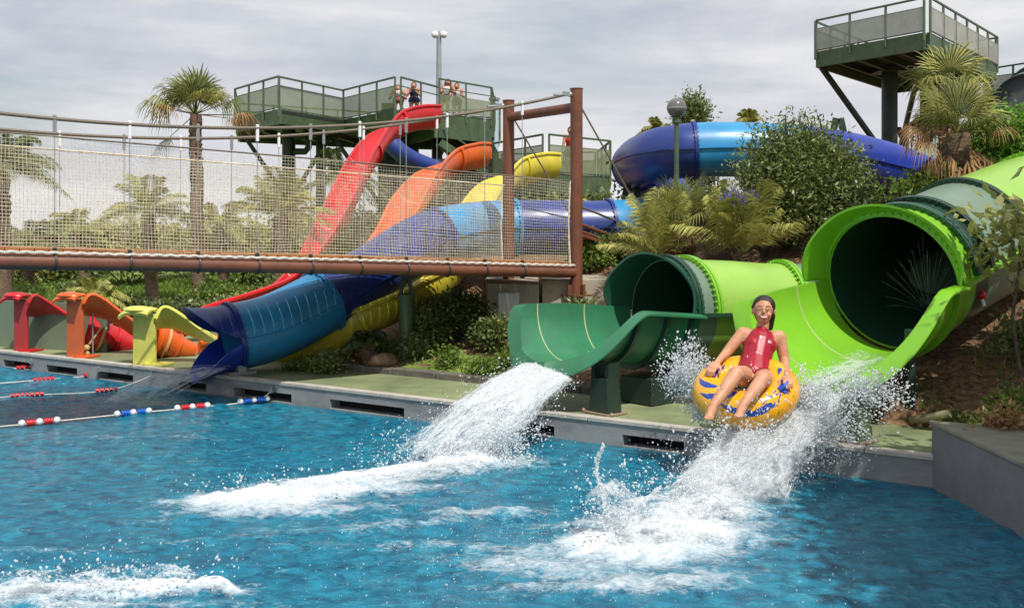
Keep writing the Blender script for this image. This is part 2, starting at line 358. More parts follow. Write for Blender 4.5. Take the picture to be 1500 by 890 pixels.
while ss < 1.9:
    e2 = ss+0.62; k.prism([E(ss+.004, 1.10), E(e2-.004, 1.10), E(e2-.004, 1.22), E(ss+.004, 1.22)], 0.1, 0.30+0.006*math.sin(ss*7)); ss = e2
o = k.build('garden_kerb', mat('kerb stone', (0.17, 0.155, 0.13), 0.9, (0.10, 0.095, 0.08), 6, 0.4, 40), bevel=0.012); o['kind'] = 'structure'
# near side deck behind the camera, side walls of the pool
o = MB().prism([(-16, .6), (3.1, .6), (3.1, -6), (-16, -6)], -1.3, 0.23).build('near_deck', DECKG); o['kind'] = 'structure'
rw = empty('retaining_wall', (3.3, 5, 0), 'low grey concrete wall running forward along the right side of the pool', 'wall')
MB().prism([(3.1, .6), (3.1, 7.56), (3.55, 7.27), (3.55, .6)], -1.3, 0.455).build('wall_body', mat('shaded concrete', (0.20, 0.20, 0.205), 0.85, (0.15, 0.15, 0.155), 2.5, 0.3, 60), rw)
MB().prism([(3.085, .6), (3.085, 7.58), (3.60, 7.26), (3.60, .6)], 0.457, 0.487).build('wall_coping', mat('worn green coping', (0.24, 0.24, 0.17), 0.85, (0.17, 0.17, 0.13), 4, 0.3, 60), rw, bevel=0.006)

# ---------------------------------------------------------------- water
fx = np.arange(-9.5, 3.101, 0.036); fy = np.arange(3.6, 16.6, 0.036)
def foam_field(X, Y):
    def blob(px, y, rx, ry, ang=0.0, amp=1.0):
        Yc = EYE*F/(y-HZ); Xc = (px-750)/F*Yc; c, s = math.cos(ang), math.sin(ang)
        u = (X-Xc)*c+(Y-Yc)*s; v = -(X-Xc)*s+(Y-Yc)*c
        return amp*np.exp(-(u/rx)**2-(v/ry)**2)
    f = 0
    for b in [(700, 683, .55, .17, .30, 1.5), (590, 695, .65, .19, .3, 1.4), (480, 715, .62, .25, .25, 1.4), (390, 738, .55, .26, .2, 1.3), (330, 735, .35, .18, 0.2, .9),
              (470, 750, .6, .12, .1, .6), (600, 720, .6, .16, .2, .55),
              (980, 790, .62, .42, .5, 1.7), (1040, 740, .42, .34, .7, 1.5), (1110, 715, .3, .22, .5, 1.0), (900, 800, .4, .25, .2, 1.1),
              (760, 830, .55, .15, -.2, .78), (700, 800, .4, .10, -.25, .62), (690, 752, .42, .10, .15, .75), (600, 770, .45, .13, .2, .55), (760, 745, .25, .1, 0, .5),
              (860, 860, .6, .12, 0, .62), (1010, 850, .5, .13, 0.1, .6), (560, 800, .4, .09, 0.2, .45), (820, 765, .3, .12, 0.3, .6),
              (60, 868, .55, .10, .12, 1.3), (200, 862, .5, .10, .1, 1.35), (320, 862, .2, .06, -.3, 1.0), (120, 885, .9, .06, 0, 1.0),
              (180, 640, .6, .16, .2, .32), (290, 640, .4, .12, 0, .3), (240, 765, .5, .07, .2, .4), (90, 740, .5, .07, .1, .36), (60, 810, .6, .07, 0, .4), (420, 660, .2, .06, 0, .4),
              (1230, 700, .45, .13, .3, .5), (300, 790, .4, .05, .3, .42)]:
        f = f+blob(*b)
    return f
def water_h(X, Y, foam):
    z = 0.030*fbm(X*0.8+3, Y*1.1, 0, 2, 31)+0.034*fbm(X*2.1, Y*3.0, 0.3, 3, 32)+0.020*fbm(X*5.5, Y*8, 0, 3, 33)
    r = np.abs(fbm(X*3.0+5, Y*4.6, 0, 3, 40)); z = z+0.020*(0.35-r); cal = .45+.75*sstep(-.35, .35, fbm(X*.45+2, Y*.7, 0, 2, 77)); z = z*cal+.030*fbm(X*.5+9, Y*.75, 0, 2, 78)
    fo = np.clip(foam, 0, 1.6)
    z = z+fo*(0.022+0.045*fbm(X*7, Y*7, 0, 4, 35, .6))+0.03*np.clip(fo-0.9, 0, 1)
    near = sstep(-0.25, 0.02, dist(X, Y)); z = z*(1-near*0.8)
    return z
WX, WY = np.meshgrid(fx, fy); FO = foam_field(WX, WY); WZ = water_h(WX, WY, FO)
V = np.stack([WX.ravel(), WY.ravel(), WZ.ravel()], 1); Fq = gridfaces(len(fx), len(fy))
cen = V[Fq].mean(1); keep = dist(cen[:, 0], cen[:, 1]) < 0.10; Fq = Fq[keep]
used = np.unique(Fq); remap = -np.ones(len(V), int); remap[used] = np.arange(len(used)); V2 = V[used]; Fq = remap[Fq]
WAT = bpy.data.materials.new('pool water'); WAT.use_nodes = True
def water_mat():
    nt = WAT.node_tree; N = nt.nodes; L = nt.links; b = N['Principled BSDF']
    tc = N.new('ShaderNodeTexCoord'); mp = N.new('ShaderNodeMapping'); mp.inputs['Scale'].default_value = (1, 1.5, 1); L.new(tc.outputs['Object'], mp.inputs[0])
    def nz(s, d=5, ro=.55, dist_=0.0):
        n = N.new('ShaderNodeTexNoise'); n.inputs['Scale'].default_value = s; n.inputs['Detail'].default_value = d; n.inputs['Roughness'].default_value = ro; n.inputs['Distortion'].default_value = dist_
        L.new(mp.outputs[0], n.inputs['Vector']); return n.outputs[0]
    def rng_(v, a, b_, c=0.0, d=1.0):
        r = N.new('ShaderNodeMapRange'); r.inputs[1].default_value = a; r.inputs[2].default_value = b_; r.inputs[3].default_value = c; r.inputs[4].default_value = d; L.new(v, r.inputs[0]); return r.outputs[0]
    def mixc(f, a, b_):
        m = N.new('ShaderNodeMix'); m.data_type = 'RGBA'
        for i, v in ((6, a), (7, b_)):
            if isinstance(v, tuple): m.inputs[i].default_value = (*v, 1)
            else: L.new(v, m.inputs[i])
        L.new(f, m.inputs[0]); return m.outputs[2]
    c = mixc(rng_(nz(0.6, 3), .3, .7), (0.008, 0.18, 0.285), (0.02, 0.25, 0.36))
    c = mixc(rng_(nz(7, 4, .6, .6), .35, .72), c, (0.004, 0.055, 0.115))
    c = mixc(rng_(nz(11, 3, .6, 1.2), .60, .74, 0, .6), c, (0.09, 0.40, 0.46))
    at = N.new('ShaderNodeAttribute'); at.attribute_name = 'foam'
    # the white water: broken by a fine and a coarse grain
    mp.inputs['Scale'].default_value = (1, 1.3, 1)
    g1 = rng_(nz(5.5, 9, .68, .9), .25, .75, -.55, .55); g2 = rng_(nz(24, 6, .7, .5), .25, .75, -.38, .38)
    s1 = N.new('ShaderNodeMath'); s1.operation = 'ADD'; L.new(g1, s1.inputs[0]); L.new(g2, s1.inputs[1])
    s2 = N.new('ShaderNodeMath'); s2.operation = 'ADD'; L.new(s1.outputs[0], s2.inputs[0]); L.new(at.outputs['Fac'], s2.inputs[1])
    fm = rng_(s2.outputs[0], .36, 1.55)
    c2 = mixc(fm, c, (0.70, 0.74, 0.77))
    L.new(c2, b.inputs['Base Color']); L.new(rng_(fm, 0, .5, .07, .55), b.inputs['Roughness']); b.inputs['IOR'].default_value = 1.33
    bp = N.new('ShaderNodeBump'); bp.inputs['Strength'].default_value = 0.9; bp.inputs['Distance'].default_value = 0.032
    hs = N.new('ShaderNodeMath'); hs.operation = 'ADD'; L.new(nz(9, 5, .6, .4), hs.inputs[0]); L.new(rng_(nz(28, 4, .6), 0, 1, 0, .35), hs.inputs[1]); L.new(hs.outputs[0], bp.inputs['Height'])
    L.new(bp.outputs[0], b.inputs['Normal'])
water_mat()
wo = npmesh('water', V2, Fq, WAT); wo['kind'] = 'structure'
a = wo.data.attributes.new('foam', 'FLOAT', 'POINT'); a.data.foreach_set('value', FO.ravel()[used].astype(np.float32))
wn = MB().prism([(-16, .6), (3.1, .6), (3.1, 3.62), (-16, 3.62)], -0.6, 0.0)
wn.prism([(-16, 3.62), (-9.48, 3.62), (-9.48, 15.6), (-16, 19.8)], -0.6, 0.0); o = wn.build('water', WAT); o['kind'] = 'structure'
# ---------------------------------------------------------------- rope bridge
BK = 0.845
def nearY(px): return 19.72*BK/(1.378-(px-750)/F)
BD = Vector((6.2, 4.5, 0)).normalized(); BN = Vector((-BD.y, BD.x, 0)); BW = 1.7*BK
B0 = W(838, 390, nearY(838)); B0.z = 0
def bp(s, n=0, z=0): p = B0-BD*s+BN*n; return Vector((p.x, p.y, z))      # s metres out from the portal, n across
def s_at(px):
    Y = nearY(px); X = (px-750)/F*Y; return (Vector((B0.x, B0.y, 0))-Vector((X, Y, 0))).length
def fit(pts):
    s = [s_at(p) for p, y in pts]; z = [EYE-(y-HZ)*nearY(p)/F for p, y in pts]; return np.polyfit(s, z, 2)
c_pipe = fit([(0, 383), (200, 386), (400, 389), (620, 395), (828, 398)]); c_cab = fit([(0, 165), (190, 183), (400, 189), (587, 177), (731, 157), (836, 138)])
zp = lambda s: float(np.polyval(c_pipe, s)); zc = lambda s: float(np.polyval(c_cab, s))
SL = s_at(0)+4.2
br = empty('rope_bridge', bp(SL/2, BW/2, 1.3), 'cable hung footbridge with cream rope netting sides and brown pipe edges crossing over the pool', 'footbridge')
SS = list(np.linspace(-0.02, SL, 60))
for n in (0, BW):
    MB().tube([bp(s, n, zp(s)) for s in SS], 0.070, 12).build('side_pipe', PIPE, br, True)
    MB().tube([bp(s, n, zc(s)) for s in list(np.linspace(.05, SL, 60))], 0.017, 8).build('suspension_cable', CABLE, br, True)
    rp = MB(); q = [bp(s, n+(-.055 if n == 0 else .055), zp(s)+.085+.004*math.sin(s*55)) for s in np.linspace(0, SL, 700)]; rp.tube(q, 0.013, 5); rp.build('edge_rope', ROPE_W, br, True)
dk = MB(); s = 0.0
while s < SL:
    dk.box(bp(s+.06, BW/2, zp(s)+.10), (0.112, BW-.02, 0.05), BD); s += .12
dk.build('deck_boards', WOOD, br)
cpx = [765, 710, 655, 595, 527, 455, 377, 290, 190, 80]; cs = [s_at(p) for p in cpx]
while cs[-1]+.63 < SL: cs.append(cs[-1]+.63)
for n in (0, BW):
    for i, s in enumerate(cs):
        s2 = s+(0.30 if n else 0); zz = zc(s2); zb = zp(s2)
        if s2 > SL: continue
        h = MB(); h.tube([bp(s2, n, zz-.10), bp(s2, n, zb+.07)], 0.0045, 5); h.build('hanger', GALV, br, True)
        h = MB(); h.box(bp(s2, n, zz-.05), (.03, .026, .17), BD); h.build('turnbuckle', WHITE if i % 2 == 0 else GALV, br, bevel=.005)
        h = MB()
        ring = [bp(s2, n, zb)+BN*(.078*math.cos(a))+Vector((0, 0, .078*math.sin(a))) for a in np.linspace(0, 2*PI, 15)]
        h.tube(ring, .011, 5, False); h.box(bp(s2, n, zb+.10), (.03, .03, .06), BD); h.build('pipe_clamp', STEELD, br, True)
# the netting: real cords
def net(n, off, h_, parent):
    mb = MB(); P = 0.0335; s = 0.05; r = .0016
    nz_ = int(h_/P)
    us = np.arange(0.05, SL, P)
    def pt(s, i, j):
        u = s; v = i/nz_
        wob = 0.012*math.sin(s*2.3+i*.22+n)+.004*math.sin(s*7+i*.6)
        return bp(u+wob*.6, n+off+.012*math.sin(s*2.2+v*3), zp(u)+.12+v*h_+wob)
    V = []; Fc = []
    def seg(p, q, d1, d2):
        b = len(V); V.extend([p-d1*r-d2*r*.6, p+d1*r-d2*r*.6, p+d2*r, q-d1*r-d2*r*.6, q+d1*r-d2*r*.6, q+d2*r])
        Fc.extend([(b, b+1, b+4, b+3), (b+1, b+2, b+5, b+4), (b+2, b, b+3, b+5)])
    Z = Vector((0, 0, 1))
    for a_ in us:
        for i in range(0, nz_, 4): seg(pt(a_, i, 0), pt(a_, min(i+4, nz_), 0), BD, BN)
    for i in range(nz_+1):
        for j in range(0, len(us)-1, 3): seg(pt(us[j], i, 0), pt(us[min(j+3, len(us)-1)], i, 0), Z, BN)
    npmesh('rope_net', [tuple(v) for v in V], Fc, ROPE, parent, False)
for n, off in ((0, .0), (BW, .0)):
    net(n, off, 0.98, br)
    MB().tube([bp(s, n, zp(s)+1.12) for s in SS], .009, 6).build('hand_rope', CABLE if n == 0 else ROPE, br, True)
    MB().tube([bp(.03, n, zp(0)+.1), bp(.05, n+.01, zp(0)+.6), bp(.03, n, zp(0)+1.12)], .011, 6).build('net_end_rope', ROPE, br, True)
# portal
pb = bp(-.07, 0, 0); pf = bp(-.07, BW, 0)
po = empty('bridge_portal', (pb+pf)/2+Vector((0, 0, 1.1)), 'brown steel goal shaped portal frame that carries the cables of the rope bridge', 'portal frame')
ztop = EYE-(131-HZ)*pb.y/F
for p in (pb, pf):
    z0 = 1.28 if p is pb else 1.2
    MB().tube([p+Vector((0, 0, z0-.2)), p+Vector((0, 0, ztop))], .077, 20).tube([p+Vector((0, 0, ztop)), p+Vector((0, 0, ztop+.012))], .083, 20).build('post', PIPE, po, True)
    MB().box(p+Vector((0, 0, z0-.2)), (.3, .3, .02), BD).box(p+Vector((0, 0, z0-.13)), (.28, .012, .12), BD).box(p+Vector((0, 0, z0-.13)), (.012, .28, .12), BD).build('base_plate', PIPE, po)
    h = MB(); t = p+Vector((0, 0, ztop-.07)); h.ball(t-BD*.10, .035, 8); h.box(t-BD*.15, (.12, .04, .05), BD); h.tube([t-BD*.08, t-BD*.35+Vector((0, 0, -.03))], .02, 8); h.build('cable_socket', GALV, po, True)
MB().tube([pf+Vector((0, 0, ztop-.22)), pb+Vector((0, 0, ztop-.22))], .062, 18).build('crossbeam', PIPE, po, True)
for p in (pb, pf):
    a_ = p+Vector((0, 0, ztop-.12)); b_ = p+BD*2.0; b_.z = 0.9
    MB().tube([a_, b_], .011, 6).build('back_stay', CABLE, po, True)
# abutment
ab = empty('bridge_abutment', W(770, 470, 13.2), 'tall concrete block under the right end of the rope bridge', 'abutment')
c = bp(-.25, BW/2, 0)
A0, A1 = W(716, 450, 12.75), W(836, 450, 12.9)
MB().prism([(A0.x-.02, 12.72), (A0.x+.62, 12.55), (A0.x+.66, 15), (A0.x-.1, 15)], .2, 1.225).prism([(A0.x+.66, 12.60), (1.25, 12.92), (1.25, 15), (A0.x+.70, 15)], .1, 1.27).build('block', mat('cast concrete', (0.42, 0.36, 0.27), 0.9, (0.30, 0.26, 0.20), 2.5, .3, 50), ab, bevel=.01)
MB().box(W(745, 450, 12.6), (.26, .05, .36)).build('meter_cabinet', mat('pale cabinet', (.5, .5, .48), .6), ab, bevel=.008)

# ---------------------------------------------------------------- green raft slides
FD = Vector((-0.75, -0.66, 0)).normalized()      # the way out
def raft_slide(name, label, C0, R, back, Ltr, mouth, dark, sect, lipw=.115, drop=.08, dip0=.05, seam=None, dip1=1.0, FD=FD, flare=.10, hf=.14):
    """C0 mouth centre; back: centre points behind; mouth: material of hood and trough; dark: its outside; sect: [(i0,i1,mat)]"""
    root = empty(name, (C0.x, C0.y, .25), label, 'water slide', 'green raft slides')
    # trough in front
    n = 34; pts = []; rad = []; a0 = []; a1 = []
    for i in range(n+1):
        t = i/n; p = C0+FD*(Ltr*t); p.z -= drop*t; pts.append(p); rad.append(R*(1+flare*float(sstep(.45, 1, t))))
        # looking out along FD the s axis is to the left of the picture's depth: sign handled below
        near = 91-(91-10)*float(sstep(dip0, dip1, t)); far = 91-4*float(sstep(.5, 1, t))-54*float(sstep(.86, 1.0, t))**2
        # s = T x Z : for T = FD this points to (-.66,.75): the far side
        a0.append(-near); a1.append(far)
    tr = shell(pts, rad, a0, a1, .022, 40, 'trough', [mouth], root)
    # front rim: a lip all round the free edge
    fr = frames(pts)
    B = []
    for i in range(n+1): B.append((i, a0[i]))
    for k in range(1, 24): B.append((n, a0[n]+(a1[n]-a0[n])*k/24))
    for i in range(n, -1, -1): B.append((i, a1[i]))
    vs = []; prev = None
    P = []; D = []
    for i, a in B:
        t, s, u = fr[i]; ar = math.radians(a); d = s*math.sin(ar)-u*math.cos(ar); P.append(pts[i]+d*(rad[i]-.01)); D.append((d, t, i/n))
    m = len(P); mb = MB(); vs = []
    for j in range(m):
        d, t, f = D[j]; ex = (d+t*.55*f+Vector((0, 0, -.12))).normalized(); up = Vector((0, 0, .010))
        w_ = lipw*(0.9+.35*f)
        vs += [P[j]-d*.012, P[j]+ex*w_*.5+d*.004, P[j]+ex*w_-Vector((0, 0, .012)), P[j]+ex*w_*.98-Vector((0, 0, .03)), P[j]+d*.008-Vector((0, 0, .03))]
    fs = [(j*5+a_, j*5+(a_+1) % 5, (j+1)*5+(a_+1) % 5, (j+1)*5+a_) for j in range(m-1) for a_ in range(5)]
    mb._add(vs, fs); mb.build('rim', mouth if seam is None else seam, root, True)
    # glued seam lines across the trough
    sm = MB()
    for ti in (.42, .80):
        i = int(n*ti); t, s, u = fr[i]
        q = [pts[i]+(s*math.sin(math.radians(a))-u*math.cos(math.radians(a)))*(rad[i]-.020) for a in np.linspace(a0[i], a1[i], 26)]; sm.tube(q, .008, 5)
    sm.build('seam', mat('pale sealant', (.36, .42, .20), .6), root, True)
    # outer ribs
    for ti in (.10, .30, .55):
        i = int(n*ti); t, s, u = fr[i]
        q = shell([pts[i]-t*.018, pts[i]+t*.018], rad[i]+.05, a0[i]+4, a1[i]-4, .05, 24, fr=[fr[i], fr[i]]); q.build('rib', dark, root, True)
    # hood over the mouth
    T, S, U = fr[0]; nf, nv = 40, 8; vs = []
    for lay in (0, .022):
        for v in range(nv+1):
            for k in range(nf+1):
                a = 91+(269-91)*k/nf; ar = math.radians(a); x = k/nf       # x=0 far side, 1 near side
                wd = .10+.24*math.sin(PI*min(1, x*1.15)**.8)*(1-.35*x)+.16*float(sstep(.35, 0, x))
                q = v/nv; rr = R*(1+hf*q**1.6*(1-.5*float(sstep(.92, 1, x))))-lay
                vs.append(C0+(S*math.sin(ar)-U*math.cos(ar))*rr+T*(wd*q))
    o_ = (nv+1)*(nf+1); w1 = nf+1; fs = []
    for v in range(nv):
        for k in range(nf):
            q = v*w1+k; fs += [(q, q+1, q+w1+1, q+w1), (o_+q, o_+q+w1, o_+q+w1+1, o_+q+1)]
    for k in range(nf): q = nv*w1+k; fs.append((q, q+1, o_+q+1, o_+q)); fs.append((k, o_+k, o_+k+1, k+1))
    for v in range(nv): q = v*w1; fs.append((q, q+w1, o_+q+w1, o_+q)); q += nf; fs.append((q, o_+q, o_+q+w1, q+w1))
    mb = MB(); mb._add(vs, fs); mb.build('hood', [HOODG if mouth is MGREEN else mouth], root, True)
    # closed tube behind
    path = catmull([C0]+back, 8); frb = [(-a_, -b_, c_) for a_, b_, c_ in [(-x[0], -x[1], x[2]) for x in frames(path)]]
    frb = frames(path)
    secs = []
    for i0, i1, m_, fm_ in sect:
        i1 = min(i1, len(path)-1)
        secs.append(shell(path[i0:i1+1], R-.012, 0, 360, .02, 40, 'tube_section', [m_, DGREEN], root, fr=frb[i0:i1+1], inner=True))  # inside faces coloured dark green to stand for the gloom within the tube
    for (i0, i1, m_, fm_), sx_ in zip(sect, secs):
        flange(path[i0], frb[i0], R-.02, .035, .055, [fm_], sx_, 88, 272, 30)
    # long horizontal flanges at half height
    for sg in (-1, 1):
        mb = MB()
        for i in range(len(path)-1):
            t, s, u = frb[i]; t2, s2, u2 = frb[i+1]; p = path[i]+s*sg*(R+.02); q = path[i+1]+s2*sg*(R+.02); mb.beam(p, q, .09, .035)
        mb.build('side_flange', dark, root)
    return root, path, frb
CB = W(1306, 414, 9.5)
big = raft_slide('raft_slide', 'large lime green raft slide, its wide mouth opening behind the rider',
    CB, .66, [CB-FD*1.0+Vector((.0, 0, .24)), CB-FD*2.1+Vector((.05, 0, .50)), CB-FD*3.2+Vector((.05, .05, .70)), CB-FD*4.6+Vector((.3, .3, .88)), CB-FD*6.5+Vector((1.2, .6, 1.0))],
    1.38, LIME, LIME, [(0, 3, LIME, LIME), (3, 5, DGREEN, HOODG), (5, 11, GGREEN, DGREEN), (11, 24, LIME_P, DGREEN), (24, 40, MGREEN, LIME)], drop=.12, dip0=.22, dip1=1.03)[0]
CS = W(972, 444, 10.15)
CS.z = 1.085; FS = Vector((-.84, -.54, 0)).normalized()
small = raft_slide('raft_slide', 'smaller raft slide with a dark green mouth and lime tube, water pouring off its lip',
    CS, .53, [CS-FS*.75+Vector((.05, 0, -.03)), CS+Vector((1.25, .72, -.07)), CS+Vector((2.2, .95, -.06)), CS+Vector((3.4, 1.2, .1))],
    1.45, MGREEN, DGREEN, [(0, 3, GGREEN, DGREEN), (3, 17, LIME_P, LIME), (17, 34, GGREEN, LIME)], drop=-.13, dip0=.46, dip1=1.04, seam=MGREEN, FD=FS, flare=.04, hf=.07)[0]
# supports
def pedestal(px, label, h0, wid=.30, taper=.8, mt=STEELG):
    e = edge_at(px)-EN*.24; r = empty('slide_support', (e.x, e.y, .23), label, 'support', 'supports under the slide mouths')
    f = Vector((FD.x, FD.y, 0)); s = Vector((-f.y, f.x, 0)); z0 = .23
    b = MB()
    def lvl(z, a_, c_): return [e+s*x*a_+f*y*c_+Vector((0, 0, z-e.z)) for x, y in ((-1, -1), (1, -1), (1, 1), (-1, 1))]
    a_ = lvl(z0, wid*.5, .09); c_ = lvl(h0*.72+z0*.28, wid*.42, .08); b._add(a_+c_, [(3, 2, 1, 0), (4, 5, 6, 7), (0, 1, 5, 4), (1, 2, 6, 5), (2, 3, 7, 6), (3, 0, 4, 7)])
    b.build('body', mt, r, bevel=.006)
    for sg in (-1, 1):
        q = e+s*sg*wid*.34; MB().box(Vector((q.x, q.y, (h0*.70+z0*.30+h0)/2)), (.045, .14, (h0-z0)*.36), s).build('fork', mt, r)
    fb = MB().box(Vector((e.x, e.y, z0+.008)), (wid+.08, .24, .012), s)
    for sg in (-1, 1): fb.ball(e+s*sg*(wid*.5+.05)-f*-.10+Vector((0, 0, z0+.02)), .018, 6)
    fb.build('foot_plate', mat('rusty plate', (.26, .13, .07), .8, (.36, .30, .22), 12), r)
    return r
pedestal(868, 'dark green forked steel pedestal under the lip of the smaller green slide', .68, .25, mt=STEELD)
pedestal(1240, 'pale green pedestal under the lip of the large green slide, behind the splash', .62, .22)
pc = empty('slide_post', (0, 0, 0), 'slender dark green post holding the large green slide up over the bark slope', 'post'); q = W(1333, 613, 8.95); pc.location = q
MB().tube([q+Vector((0, 0, -.05)), q+Vector((0, 0, .78))], .045, 14).tube([q+Vector((0, 0, .17)), q+Vector((0, 0, .20))], .062, 14).build('shaft', STEELD, pc, True)
MB().box(q+Vector((0, 0, .0)), (.22, .22, .03)).build('foot_plate', STEELG, pc)
q = W(930, 548, 10.0); q.z = .26
s3 = empty('slide_post', q, 'black cradle block under the back of the smaller green slide', 'post')
MB().box(q+Vector((.3, .05, .10)), (.85, .4, .26), FD).build('cradle', STEELD, s3, bevel=.01)
# lifebuoy coloured valve by the side of the big tube
q = W(1437, 432, 9.35); vb = empty('valve_cap', q, 'small red and white valve cap at the side of the large green tube', 'valve'); MB().ball(q, .045, 10).build('cap', REDP, vb, True); MB().tube([q, q+Vector((.02, -.02, -.10))], .016, 8).build('stub', WHITE, vb, True)

# ---------------------------------------------------------------- blue tube slide
BR = .395
ctrl = [W(340, 494, 11.98), W(396, 480, 12.26), W(462, 448, 12.66), W(545, 402, 13.3), W(622, 354, 13.95), W(690, 337, 14.5), W(775, 333, 14.8), W(860, 334, 14.9), W(920, 331, 15.1),
        W(972, 322, 16.0), W(986, 300, 17.2), W(957, 264, 17.6), W(934, 243, 16.6), W(952, 231, 15.4), W(985, 223, 14.9), W(1040, 219, 14.8), W(1110, 220, 14.8), W(1190, 226, 14.8), W(1262, 238, 15.0), W(1330, 258, 15.4), W(1410, 290, 16.4), W(1470, 320, 18)]
path = catmull(ctrl, 8); fr = frames(path)
bt = empty('tube_slide', W(400, 540, 12), 'long closed blue tube slide ending in a flared mouth under the bridge', 'water slide')
brk = [0, 17, 34, 46, 60, 71, 96, 117, 134, 168]
cols = [LBLUE, DBLUE, LBLUE, DBLUE, LBLUE, RBLUE, DBLUE, LBLUE, RBLUE]
bsec = []
for i in range(len(brk)-1):
    bsec.append(shell(path[brk[i]:brk[i+1]+1], BR, 0, 360, .015, 36, 'tube_section', [cols[i]], bt, fr=fr[brk[i]:brk[i+1]+1]))
    flange(path[brk[i]], fr[brk[i]], BR-.01, .022, .04, [cols[i-1] if i else DBLUE], bsec[i], 0, 360, 36)
for sg in (-1, 1):
    for i in range(len(brk)-1):
        mb = MB()
        for j in range(brk[i], brk[i+1]): mb.beam(path[j]+fr[j][1]*sg*(BR+.006), path[j+1]+fr[j+1][1]*sg*(BR+.006), .045, .018)
        mb.build('side_flange', cols[i], bsec[i])
# flared two-lobed mouth
T, S, U = fr[0]; C = path[0]; Fw = -T
def lobe(a_from, a_to, depth, fl, name, m_):
    nf, nv = 30, 9; vs = []
    for lay in (0, .018):
        for v in range(nv+1):
            q = v/nv
            for k in range(nf+1):
                x = k/nf; ar = math.radians(a_from+(a_to-a_from)*x); wd = .05+depth*math.sin(PI*x)**.7
                rr = BR*(1+fl*math.sin(PI*x)**.6*q*q-.04*q)-lay
                vs.append(C+(S*math.sin(ar)-U*math.cos(ar))*rr+Fw*(wd*q))
    o_ = (nv+1)*(nf+1); w1 = nf+1; fs = []
    for v in range(nv):
        for k in range(nf): q = v*w1+k; fs += [(q, q+1, q+w1+1, q+w1), (o_+q, o_+q+w1, o_+q+w1+1, o_+q+1)]
    for k in range(nf): q = nv*w1+k; fs.append((q, q+1, o_+q+1, o_+q))
    for v in range(nv): q = v*w1; fs.append((q, q+w1, o_+q+w1, o_+q)); q += nf; fs.append((q, o_+q, o_+q+w1, q+w1))
    mb = MB(); mb._add(vs, fs); mb.build(name, [m_], bt, True)
lobe(96, 264, .46, .22, 'hood', DBLUE); lobe(-84, 84, .50, .07, 'spout', RBLUE)
MB().box(W(352, 548, 11.8), (.34, .12, .07), FD).box(W(352, 541, 11.8), (.10, .10, .10), FD).build('cradle', GALV, bt)

# column with collar that carries it
def column(px, py0, py1, Y, r, label, m_=STEELG):
    a_ = W(px, py0, Y); b_ = W(px, py1, Y); c_ = empty('support_column', b_, label, 'column', 'steel columns of the blue tube slide')
    MB().tube([b_-Vector((0, 0, .3)), a_-Vector((0, 0, .30))], r, 20).tube([a_-Vector((0, 0, .32)), a_-Vector((0, 0, .27))], r*1.22, 20).build('shaft', m_, c_, True)
    for sg in (-1, 1):
        MB().beam(a_-Vector((-sg*r*.75, 0, .27)), a_+Vector((sg*r*.25, 0, .02)), .04, .10).build('bracket', STEELD, c_)
    return c_
column(595, 398, 515, 12.35, .088, 'green steel column with a collar beneath the dark blue section, beside the bushes')
column(655, 385, 440, 14.2, .10, 'green steel column half hidden by shrubs beneath the light blue section')
column(1228, 175, 300, 15.9, .13, 'stubby green column cap showing above the royal blue tube')
column(925, 262, 330, 16.4, .14, 'green steel column with a collar beneath the bend of the blue tube')

# ---------------------------------------------------------------- three open flumes
def flume(name, label, ctrl, rad, m_, ribs, tail=None, catg='water slide', ang=(-116, 64), cap=None):
    p_ = catmull(ctrl, 9); n = len(p_); R_ = list(np.interp(np.linspace(0, len(rad)-1, n), range(len(rad)), rad)); f_ = frames(p_)
    root = empty(name, p_[-1], label, catg, 'open flumes of the red, orange and yellow trio')
    q = n//3
    for a_, b_ in ((0, q), (q, 2*q), (2*q, n-1)):
        shell(p_[a_:b_+1], R_[a_:b_+1], ang[0], ang[1], .03, 24, 'chute_section', [m_], root, fr=f_[a_:b_+1])
    for sg, an in ((-1, ang[0]), (1, ang[1])):
        mb = MB(); ar = math.radians(an)
        q_ = [p_[j]+(f_[j][1]*math.sin(ar)-f_[j][2]*math.cos(ar))*(R_[j]+.02) for j in range(n)]; mb.tube(q_, .038, 7); mb.build('rim', m_, root, True)
    for j in ribs:
        MB().tube([p_[j]+(f_[j][1]*math.sin(math.radians(a_))-f_[j][2]*math.cos(math.radians(a_)))*(R_[j]-.032) for a_ in np.linspace(ang[0], ang[1], 20)], .012, 5).build('seam', mat('pale joint sealant', (.62, .58, .50), .6), root, True)
        q_ = shell([p_[j]-f_[j][0]*.03, p_[j]+f_[j][0]*.03], R_[j]+.05, ang[0]+3, ang[1]-3, .05, 20, fr=[f_[j], f_[j]]); q_.build('rib', m_, root, True)
    return root, p_, f_
rsl, rp_, _ = flume('flume_slide', 'red open flume dropping steeply from the high platform to the pool', [W(630, 167, 26.5), W(598, 169, 25.8), W(560, 186, 25), W(529, 228, 23.6), W(493, 300, 21.6), W(458, 364, 19), W(415, 412, 17.4), W(352, 440, 15.8), W(270, 470, 15.2), W(215, 497, 14.6), W(195, 503, 14.35)],
      [.40, .42, .43, .41, .38, .25, .24, .24, .22, .18, .16], RED, [14, 26, 38, 50])
osl, op_, _ = flume('flume_slide', 'orange open flume between the red and the yellow ones', [W(702, 223, 25.5), W(676, 225, 25), W(638, 239, 24), W(606, 274, 22), W(576, 330, 19.6), W(520, 392, 17.0), W(440, 440, 15.4), W(360, 472, 14.6), W(310, 500, 14.1), W(280, 510, 13.7)],
      [.42, .45, .48, .48, .42, .32, .28, .24, .18, .14], ORANGE, [14, 26, 38])
